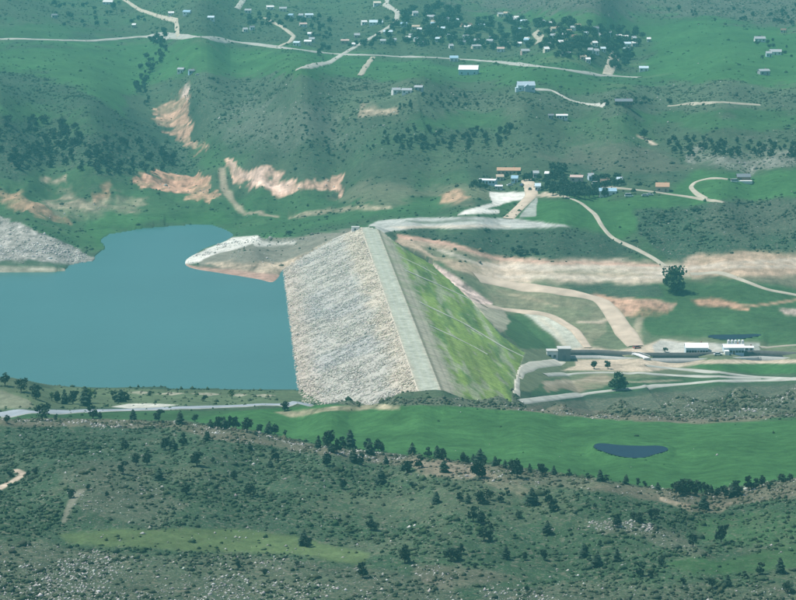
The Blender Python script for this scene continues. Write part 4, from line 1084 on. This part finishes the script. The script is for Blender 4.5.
# ------------------------------------------------------------------ buildings
def wallmat(c): return mat('wall_%.2f_%.2f_%.2f' % c, c, var=.07, scale=.8)
def roofmat(c): return mat('roof_%.2f_%.2f_%.2f' % c, c, var=.10, scale=1.2, rough=.7)
M_GLASS = mat('window_glass', (.03, .04, .05), rough=.15, var=.1, spec=.5)
M_DOOR = mat('door_paint', (.16, .11, .08), var=.15)
WH = (.72, .71, .68); CR = (.60, .55, .44); GY = (.34, .36, .37); BL = (.30, .46, .56); TN = (.42, .34, .25); BR = (.17, .12, .09); PK = (.48, .36, .31); DG = (.16, .18, .20); OR = (.45, .28, .18); LB = (.52, .63, .68)
CNAME = {WH: 'white', CR: 'cream', GY: 'grey', BL: 'blue', TN: 'tan', BR: 'brown', PK: 'pinkish', DG: 'dark grey', OR: 'orange brown', LB: 'pale blue'}
def house_parts(o, w, d, h, wall, roof, rh, over=.35, detail=True, flat=False, nwin=None):
    hw, hd = w / 2, d / 2
    m = MB()
    m.v = [(-hw, -hd, -1.2), (hw, -hd, -1.2), (hw, hd, -1.2), (-hw, hd, -1.2), (-hw, -hd, h), (hw, -hd, h), (hw, hd, h), (-hw, hd, h), (-hw, 0, h + rh), (hw, 0, h + rh)]
    m.f = [(0, 1, 5, 4), (1, 2, 6, 9, 5), (2, 3, 7, 6), (3, 0, 4, 8, 7)]
    if flat: m.v = m.v[:8]; m.f = [(0, 1, 5, 4), (1, 2, 6, 5), (2, 3, 7, 6), (3, 0, 4, 7)]
    link('wall', m.mesh('wall', wallmat(wall)), o)
    r = MB(); e = over; t = .22
    if flat: r.box(-hw - e * .5, hw + e * .5, -hd - e * .5, hd + e * .5, h, h + .35)
    else:
        k = rh / hd; ze = h - e * k
        for sgn in (-1, 1):
            a = [(-hw - e, sgn * (hd + e), ze), (hw + e, sgn * (hd + e), ze), (hw + e, 0, h + rh), (-hw - e, 0, h + rh)]
            b = [(x, y, z + t) for x, y, z in a]
            i = len(r.v); r.v += a + b
            r.f += [tuple(i + q for q in f) for f in ((0, 1, 2, 3), (7, 6, 5, 4), (0, 4, 5, 1), (1, 5, 6, 2), (3, 7, 4, 0))]
    rf = link('roof', r.mesh('roof', roofmat(roof)), o)
    if not detail: return
    if not flat: link('chimney', MB().box(w * .2, w * .2 + .8, d * .1, d * .1 + .8, h + rh * .4, h + rh + .9).mesh('chimney', mat('chimney_brick', (.30, .17, .13), var=.2)), rf)
    n = nwin or max(2, int(w / 3.2))
    dr = n // 2
    for i in range(n):
        x = -hw + w * (i + .5) / n
        if i == dr:
            link('door', MB().box(x - .5, x + .5, -hd - .06, -hd + .02, 0, 2.1).mesh('door', M_DOOR), o)
        else:
            link('window', MB().box(x - .65, x + .65, -hd - .05, -hd + .02, 1.0, 2.2).mesh('window', M_GLASS), o)
def more_houses(seed, n, x0, x1, y0, y1):
    rg = random.Random(seed)
    return [(x0 + (x1 - x0) * (i + rg.uniform(.1, .9)) / n, rg.uniform(y0, y1), rg.uniform(4, 7), rg.choice((WH, WH, CR, LB, GY)), rg.choice((WH, LB, GY, GY, TN))) for i in range(n)]
def houses(lst, text, group, detail=True, depth=.62):
    """lst of (px, base py, width px, wall, roof[, turn])"""
    lst = sorted(lst, key=lambda a: a[0])
    X, Y, Z = G([a[0] for a in lst], [a[1] for a in lst])
    rg = random.Random(len(lst) * 31)
    for i, (a, x, y, z) in enumerate(zip(lst, X, Y, Z)):
        s = dist_px(x, y, z); w = a[2] * s * .88; rz = a[5] if len(a) > 5 else rg.uniform(-.35, .35)
        lab = '%s house with %s roof, %s from left %s' % (CNAME[a[3]], CNAME[a[4]], ordinal(i + 1), text)
        d = max(5.5, min(11, w * depth)); h = rg.uniform(2.7, 3.4) if w < 15 else rg.uniform(3.2, 4.4)
        yb = y + d / 2; zb = min(z, float(ground_z(x, yb))) + .15 if False else z
        o = thing('house', lab, 'house', (x, yb, zb), rz, group)
        house_parts(o, w, d, h, a[3], a[4], d * rg.uniform(.20, .30), detail=detail)
houses([(412, 38, 7, CR, GY), (416, 30, 9, CR, TN), (415, 16, 6, WH, GY), (428, 33, 8, WH, LB), (431, 20, 8, PK, GY), (433, 27, 5, WH, BL), (438, 41, 7, PK, TN), (451, 39, 8, WH, LB), (466, 28, 13, TN, BR), (478, 28, 4, LB, BL), (476, 49, 10, CR, GY), (490, 44, 7, WH, GY),
        (501, 52, 8, WH, PK), (514, 21, 12, WH, WH), (524, 24, 7, WH, LB), (518, 32, 7, WH, BL), (505, 46, 8, GY, GY), (527, 43, 6, LB, BL), (525, 54, 9, PK, GY), (422, 46, 8, GY, DG), (462, 45, 8, CR, DG), (446, 22, 7, CR, DG), (404, 27, 7, LB, BL)] + more_houses(5, 18, 404, 530, 16, 50),
       "in the village's left half", 'houses in the left half of the village')
houses([(543, 25, 4, WH, LB), (551, 26, 4, WH, WH), (555, 32, 10, CR, TN), (575, 31, 9, WH, GY), (563, 46, 10, WH, WH), (566, 57, 11, GY, GY), (583, 60, 7, PK, TN), (588, 63, 5, WH, WH), (595, 54, 8, WH, GY), (594, 46, 7, WH, WH), (586, 37, 5, WH, LB), (602, 38, 6, WH, GY),
        (609, 36, 5, LB, GY), (619, 39, 6, CR, WH), (626, 40, 5, WH, WH), (634, 41, 5, WH, GY), (627, 47, 9, WH, LB), (644, 71.5, 10, WH, LB), (565, 38, 5, LB, GY), (553, 39, 5, WH, GY), (649, 42, 4, WH, WH), (596, 32, 6, GY, DG), (575, 40, 6, CR, BR)] + more_houses(6, 9, 538, 640, 26, 58),
       "in the village's right half", 'houses in the right half of the village')
houses([(211, 20.5, 7, WH, LB), (245, 32, 5, WH, GY), (252, 30, 5, LB, DG), (270, 9.5, 8, WH, WH), (283, 11.5, 8, CR, GY), (291, 18, 5, WH, BL), (301, 18, 5, LB, GY), (309, 18, 9, WH, LB), (303, 27, 8, WH, PK), (310, 37, 5, WH, WH), (297, 46, 7, WH, LB), (308, 45, 8, CR, WH), (248, 13, 7, WH, GY), (312, 42, 6, CR, GY)],
       'around the bent lane', 'houses around the bent lane')
houses([(377, 6, 8, WH, CR), (364, 25, 6, WH, WH), (376, 25, 15, WH, LB, 0), (388, 35, 10, WH, LB, 0), (345, 44, 9, TN, PK), (357, 38, 6, PK, GY), (354, 47, 4, WH, WH), (383, 44, 6, CR, GY), (394, 43, 5, WH, GY)],
       'along the lane left of village', 'houses along the lane')
houses([(108, 4.5, 11, WH, WH), (54, 18, 6, GY, DG), (134, 28, 4, CR, WH), (171, 16, 6, WH, WH), (187, 15, 8, WH, BL), (181, 73, 7, WH, GY), (191, 74, 6, BL, DG)], 'at the far upper left', 'houses at the upper left')
houses([(760, 42, 12, WH, GY), (776, 55, 13, WH, GY), (769, 57, 6, LB, GY), (764, 75, 12, GY, GY), (784, 33, 6, CR, BR)], 'on the upper right meadow', 'houses at the upper right')
houses([(396, 94, 9, WH, GY), (407, 94, 11, WH, GY), (419, 91, 9, GY, GY)], 'side by side on brown hill', 'grey houses on the hill')
houses([(500, 181, 8, CR, TN), (515, 183, 7, LB, BL), (536, 178, 6, WH, GY), (549, 178, 8, WH, WH), (538, 191, 6, LB, LB), (577, 182, 14, PK, PK), (591, 181, 6, LB, GY), (605, 186, 10, TN, BR), (620, 184, 6, WH, LB), (608, 196, 19, WH, BL, 0)], 'in settlement above the green field', 'houses in the settlement')

def building(name, label, cat, px, py, wpx, hm, dm, wall, roof, rh=1.5, rz=0, detail=True, flat=False, nwin=None):
    x, y, z = G1(px, py); w = wpx * dist_px(x, y, z)
    o = thing(name, label, cat, (x, y + dm / 2, z), rz)
    house_parts(o, w, dm, hm, wall, roof, rh, detail=detail, flat=flat, nwin=nwin)
    return o, w
building('barn', 'long white barn with white roof alone on the bright green field', 'barn', 469, 75, 19, 4.6, 16, LB, (.80, .79, .77), 3.2, -.1, nwin=3)  # bluish shade of the front is put into the wall colour
building('house', 'blue grey house with white front by the valley road above the barn', 'house', 454, 61.5, 8, 3.2, 7, WH, BL, 1.8)
o, w = building('house', 'large blue grey house with several gables on the dark hillside', 'house', 526, 91, 17, 4.2, 10, LB, (.36, .44, .50), 2.6, .1)
link('porch', MB().box(-w * .62, -w * .5 - .1, -4.5, 1, -1, 2.6).mesh('porch', wallmat(LB)), o)
link('wing', MB().box(-w * .15, w * .18, -8.5, -5.05, -1, 3.4).poly([(-w * .18, -9, 3.41), (w * .21, -9, 3.41), (w * .015, -9, 5.4)]).poly([(-w * .18, -9, 3.41), (w * .015, -9, 5.4), (w * .015, -2, 5.4), (-w * .18, -2, 3.41)]).poly([(w * .21, -9, 3.41), (w * .21, -2, 3.41), (w * .015, -2, 5.4), (w * .015, -9, 5.4)]).mesh('wing', roofmat((.36, .44, .50))), o)
building('mobile_home', 'long white flat roofed trailer home on the dark hillside', 'mobile home', 562, 119.5, 11, 2.9, 5, WH, (.78, .78, .76), .7, 0, nwin=4)
building('shed', 'small dark shed beside the long white trailer home', 'shed', 551, 119, 5, 2.6, 4, GY, DG, .8)
building('long_building', 'long dark brown low building by the gravel drive', 'building', 624, 106, 17, 3.4, 8, BR, DG, 1.6, 0, nwin=6)
building('long_building', 'long tan roofed building at the top of the settlement', 'building', 509, 175, 23, 3.0, 8, TN, OR, 1.6, -.06, nwin=6)
building('mobile_home', 'long white trailer at the left end of the settlement', 'mobile home', 488, 184.5, 17, 2.8, 6, LB, (.78, .79, .80), .6, -.28, nwin=5)
building('mobile_home', 'short white trailer below the long trailer in the settlement', 'mobile home', 499, 190, 7, 2.5, 4, WH, (.78, .79, .80), .5, -.1, nwin=3)
building('house', 'house with orange brown roof standing alone right of the settlement', 'house', 663, 192, 13, 3.4, 8, TN, OR, 2.2, -.1)
building('house', 'dark roofed house with white front at the end of the looping drive', 'house', 744, 181.5, 13, 3.0, 8, BR, DG, 1.6, 0)
link('terrace', MB().box(-9, 5, -9, -4.3, -1, .9).mesh('terrace', wallmat(WH)), bpy.data.objects[[o.name for o in bpy.data.objects if o.get('label', '').startswith('dark roofed house with white')][0]])

# treatment buildings and yard beside the canal
building('warehouse', 'long low building with white roof beside the canal', 'warehouse', 697, 354.5, 22, 3.6, 9, LB, (.80, .80, .78), 1.8, 0, nwin=8)
o, w = building('plant_building', 'pale blue plant building with white roof at the right yard', 'building', 734, 354.5, 20, 3.6, 8, LB, (.78, .79, .78), 1.2, 0, nwin=7)
link('annex', MB().box(-w * .5, -w * .28, -9, -4.1, -1, 2.6).mesh('annex', wallmat(WH)), o)
building('plant_building', 'small white flat annex at the right end of the plant yard', 'building', 749, 352, 9, 2.2, 5, LB, WH, .6, 0, nwin=2)
M_WHITE = mat('white_paint', (.76, .76, .74), var=.06)
lst = [728.5, 732, 735.5, 739, 742.5]
for i, px in enumerate(lst):
    x, y, z = G1(px, 345.5)
    t = thing('white_tank', 'small white tank behind the plant building, %s from the left in the row' % ordinal(i + 1), 'tank', (x, y, z), 0, 'row of white tanks')
    t_ = MB().tube((0, 0, -.3), (0, 0, 2.8), .75, .75, 12); link('shell', t_.mesh('shell', M_WHITE), t)
    link('cap', MB().tube((0, 0, 2.8), (0, 0, 3.2), .78, .2, 12).mesh('cap', M_WHITE), t)
x, y, z = G1(733, 350)

# outlet works at the toe of the dam
M_CONC = mat('concrete', (.46, .46, .43), var=.12, scale=.6)
M_CDARK = mat('shade_side_concrete', (.20, .215, .22), var=.15, scale=.5)  # valve house side away from the sun, shade put into the grey
x, y, z = G1(561, 361)
vh = thing('valve_house', 'grey concrete valve house with white side at the head of the outlet canal', 'building', (x, y + 3, z))
link('wall', MB().box(-1.5, 5, -3, 5, -1, 6.2).mesh('wall', M_CDARK), vh)
link('roof', MB().box(-1.9, 5.4, -3.4, 5.4, 6.2, 6.7).mesh('roof', M_CONC), vh)
an = link('annex', MB().box(-7.4, -1.55, -2.4, 4, -1, 5.0).mesh('annex', M_WHITE), vh)
link('roof_slab', MB().box(-7.7, -1.55, -2.8, 4.4, 5.0, 5.4).mesh('roof_slab', M_CONC), an)
for i in range(2): link('window', MB().box(-6.6 + i * 2.6, -5.2 + i * 2.6, -2.47, -2.3, 1.6, 3.2).mesh('window', M_GLASS), an)
link('door', MB().box(.9, 2.6, -3.08, -2.95, 0, 3.0).mesh('door', mat('steel_door', (.14, .16, .18))), vh)

# canal: concrete walls along dark water
cpix = [(568, 357), (600, 357), (644, 357), (700, 358), (760, 358.2), (860, 357)]
X, Y, Z = G([p[0] for p in cpix], [p[1] for p in cpix])
t = np.r_[0, np.cumsum(np.hypot(np.diff(X), np.diff(Y)))]; tt = np.arange(0, t[-1], 3.0)
x = np.interp(tt, t, X); y = np.interp(tt, t, Y)
cz = float(np.median(Z)) + 1.0
canal = thing('outlet_canal', 'straight concrete outlet canal with dark water below the dam', 'canal', (float(x[0]), float(y[0]), cz - 3))
CO = np.array([x[0], y[0], cz - 3])
d = np.gradient(np.c_[x, y], axis=0); d /= np.linalg.norm(d, axis=1)[:, None]
def cstrip(name, prof, m, parent=canal):
    n = len(x); V = []
    for o_, zz in prof:
        V.append(np.c_[x - d[:, 1] * o_, y + d[:, 0] * o_, np.maximum(np.full(n, cz + zz), cz + zz)])
    V = np.concatenate(V) - CO; k = len(prof); i = np.arange(k * n).reshape(k, n)
    F = np.stack([i[:-1, :-1], i[:-1, 1:], i[1:, 1:], i[1:, :-1]], -1).reshape(-1, 4)[:, ::-1]
    return link(name, mesh_np(name, V, F, m), parent)
cstrip('canal_water', [(-4.5, -.55), (4.5, -.55)], water_mat('canal_water', (.03, .035, .035), .2, .1))
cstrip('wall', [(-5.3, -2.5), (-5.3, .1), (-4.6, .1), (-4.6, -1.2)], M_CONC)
cstrip('wall', [(4.6, -1.2), (4.6, 1.5), (5.6, 1.5), (5.6, -2.5)], mat('shaded_concrete', (.12, .12, .115), var=.2, scale=.4))  # far wall: its shade is painted in as a darker concrete
x_, y_, z_ = G1(641, 357)
br = thing('footbridge', 'short white footbridge crossing the outlet canal', 'bridge', (x_, y_, cz), .35)
link('deck', MB().box(-1.6, 1.6, -8, 8, .6, 1.0).mesh('deck', M_WHITE), br)
for s in (-1, 1):
    link('railing', MB().box(s * 1.6 - .06, s * 1.6 + .06, -8, 8, 1.85, 1.95).box(s * 1.6 - .05, s * 1.6 + .05, -7.9, -7.8, 1, 1.9).box(s * 1.6 - .05, s * 1.6 + .05, -.05, .05, 1, 1.9).box(s * 1.6 - .05, s * 1.6 + .05, 7.8, 7.9, 1, 1.9).mesh('railing', M_WHITE), br)
    link('abutment', MB().box(-2, 2, s * 7.2 - .8, s * 7.2 + .8, -3, .6).mesh('abutment', M_CONC), br)
# concrete block at the far end of the crest
x, y = dam_xy(D_LEN + 1, -3.0)
hb = thing('crest_headwall', 'small white concrete headwall at the far end of the dam crest', 'headwall', (float(x), float(y), 0), math.atan2(D_AX[1], D_AX[0]) - math.pi / 2)
link('wall', MB().box(-3.0, 1.6, -3.6, 1, -3, .7).mesh('wall', M_WHITE), hb)
link('coping', MB().box(-3.2, 1.8, -3.8, 1.2, .7, .95).mesh('coping', M_CONC), hb)
link('opening', MB().box(-1.6, -.4, -3.67, -3.5, -1.2, .1).mesh('opening', M_GLASS), hb)

# vehicles
def car(px, py, col, label, rz=0.0, van=False):
    x, y, z = G1(px, py)
    L_, w, h = (5.6, 2.1, 2.3) if van else (4.6, 1.85, 1.5)
    o = thing('van' if van else 'car', label, 'van' if van else 'car', (x, y, z + .15), rz, 'parked vehicles')
    m = MB(); hb = .95 if not van else 1.2
    pts = [(-L_ / 2, .35), (-L_ / 2, hb * .9), (-L_ / 2 + .3, hb), (L_ / 2 - .3, hb * .88), (L_ / 2, hb * .7), (L_ / 2, .35)]
    m.poly([(a, -w / 2, b) for a, b in pts][::-1]); m.poly([(a, w / 2, b) for a, b in pts])
    for i in range(len(pts)):
        a, b = pts[i]; c, d_ = pts[(i + 1) % len(pts)]; m.poly([(a, -w / 2, b), (c, -w / 2, d_), (c, w / 2, d_), (a, w / 2, b)])
    link('body', m.mesh('body', mat('paint_%.2f_%.2f_%.2f' % col, col, rough=.3, var=.04, spec=.5)), o)
    x0, x1 = (-L_ / 2 + .15, L_ / 2 - 1.2) if van else (-L_ / 2 + .7, L_ / 2 - 1.3)
    c = MB(); c.v = [(x0, -w / 2 + .05, hb * .9), (x1 + .5, -w / 2 + .05, hb * .9), (x1 + .5, w / 2 - .05, hb * .9), (x0, w / 2 - .05, hb * .9), (x0 + .3, -w / 2 + .25, h), (x1 - .3, -w / 2 + .25, h), (x1 - .3, w / 2 - .25, h), (x0 + .3, w / 2 - .25, h)]
    c.f = [(4, 5, 6, 7), (0, 1, 5, 4), (1, 2, 6, 5), (2, 3, 7, 6), (3, 0, 4, 7)]
    cb = link('cabin', c.mesh('cabin', M_GLASS), o)
    link('roof_panel', MB().box(x0 + .32, x1 - .32, -w / 2 + .27, w / 2 - .27, h + .005, h + .05).mesh('roof_panel', MATS['paint_%.2f_%.2f_%.2f' % col]), cb)
    for a in (-L_ * .31, L_ * .31):
        for s in (-1, 1): link('wheel', MB().tube((a, s * (w / 2 - .12), .33), (a, s * (w / 2 + .04), .33), .34, .34, 10).mesh('wheel', mat('rubber', (.02, .02, .02))), o)
PW = (.75, .75, .74); PB = (.10, .18, .34); PS = (.42, .44, .46); PR = (.35, .06, .05); PD = (.04, .045, .05)
car(629, 197, PW, 'white van parked right of the blue roofed house', .1, True)
car(645, 196.5, PS, 'silver car parked by the gravel drive, left of a pair', .2)
car(650, 195.5, PW, 'white car parked by the gravel drive, right of a pair', -.1)
car(510, 186, PW, 'white car among the trailers in the settlement', .5)
car(522, 186, PB, 'dark blue car beside the access road in the settlement', 1.2)
car(530, 190, PD, 'black car at the top of the access road', 1.4)
car(596, 185, PW, 'white van behind the hedge row', .2, True)
car(718, 355.5, PW, 'white car between the two plant buildings', .1)
car(637, 348.5, PR, 'red car at the foot of the haul road', .5)
car(735, 182.5, PW, 'white van on the looping drive by the dark roofed house', .1, True)
car(198, 75.5, PW, 'white car on the pale yard at the left farm', 0)
car(532, 90.5, PW, 'white car beside the large blue grey house', 0)

# pale yards by houses
# ------------------------------------------------------------------ haze
hz = MB(); hz.box(-2700, 2700, -80, 8600, -75, 238)
m = bpy.data.materials.new('haze_air'); m.use_nodes = True
nt = m.node_tree; nt.nodes.clear()
out = nt.nodes.new('ShaderNodeOutputMaterial'); pv = nt.nodes.new('ShaderNodeVolumePrincipled')
pv.inputs['Color'].default_value = (.22, .84, .87, 1); pv.inputs['Density'].default_value = 1.0e-4; pv.inputs['Anisotropy'].default_value = 0.0
nt.links.new(pv.outputs[0], out.inputs['Volume'])
hob = link('haze', hz.mesh('haze', m)); tag(hob, kind='stuff')
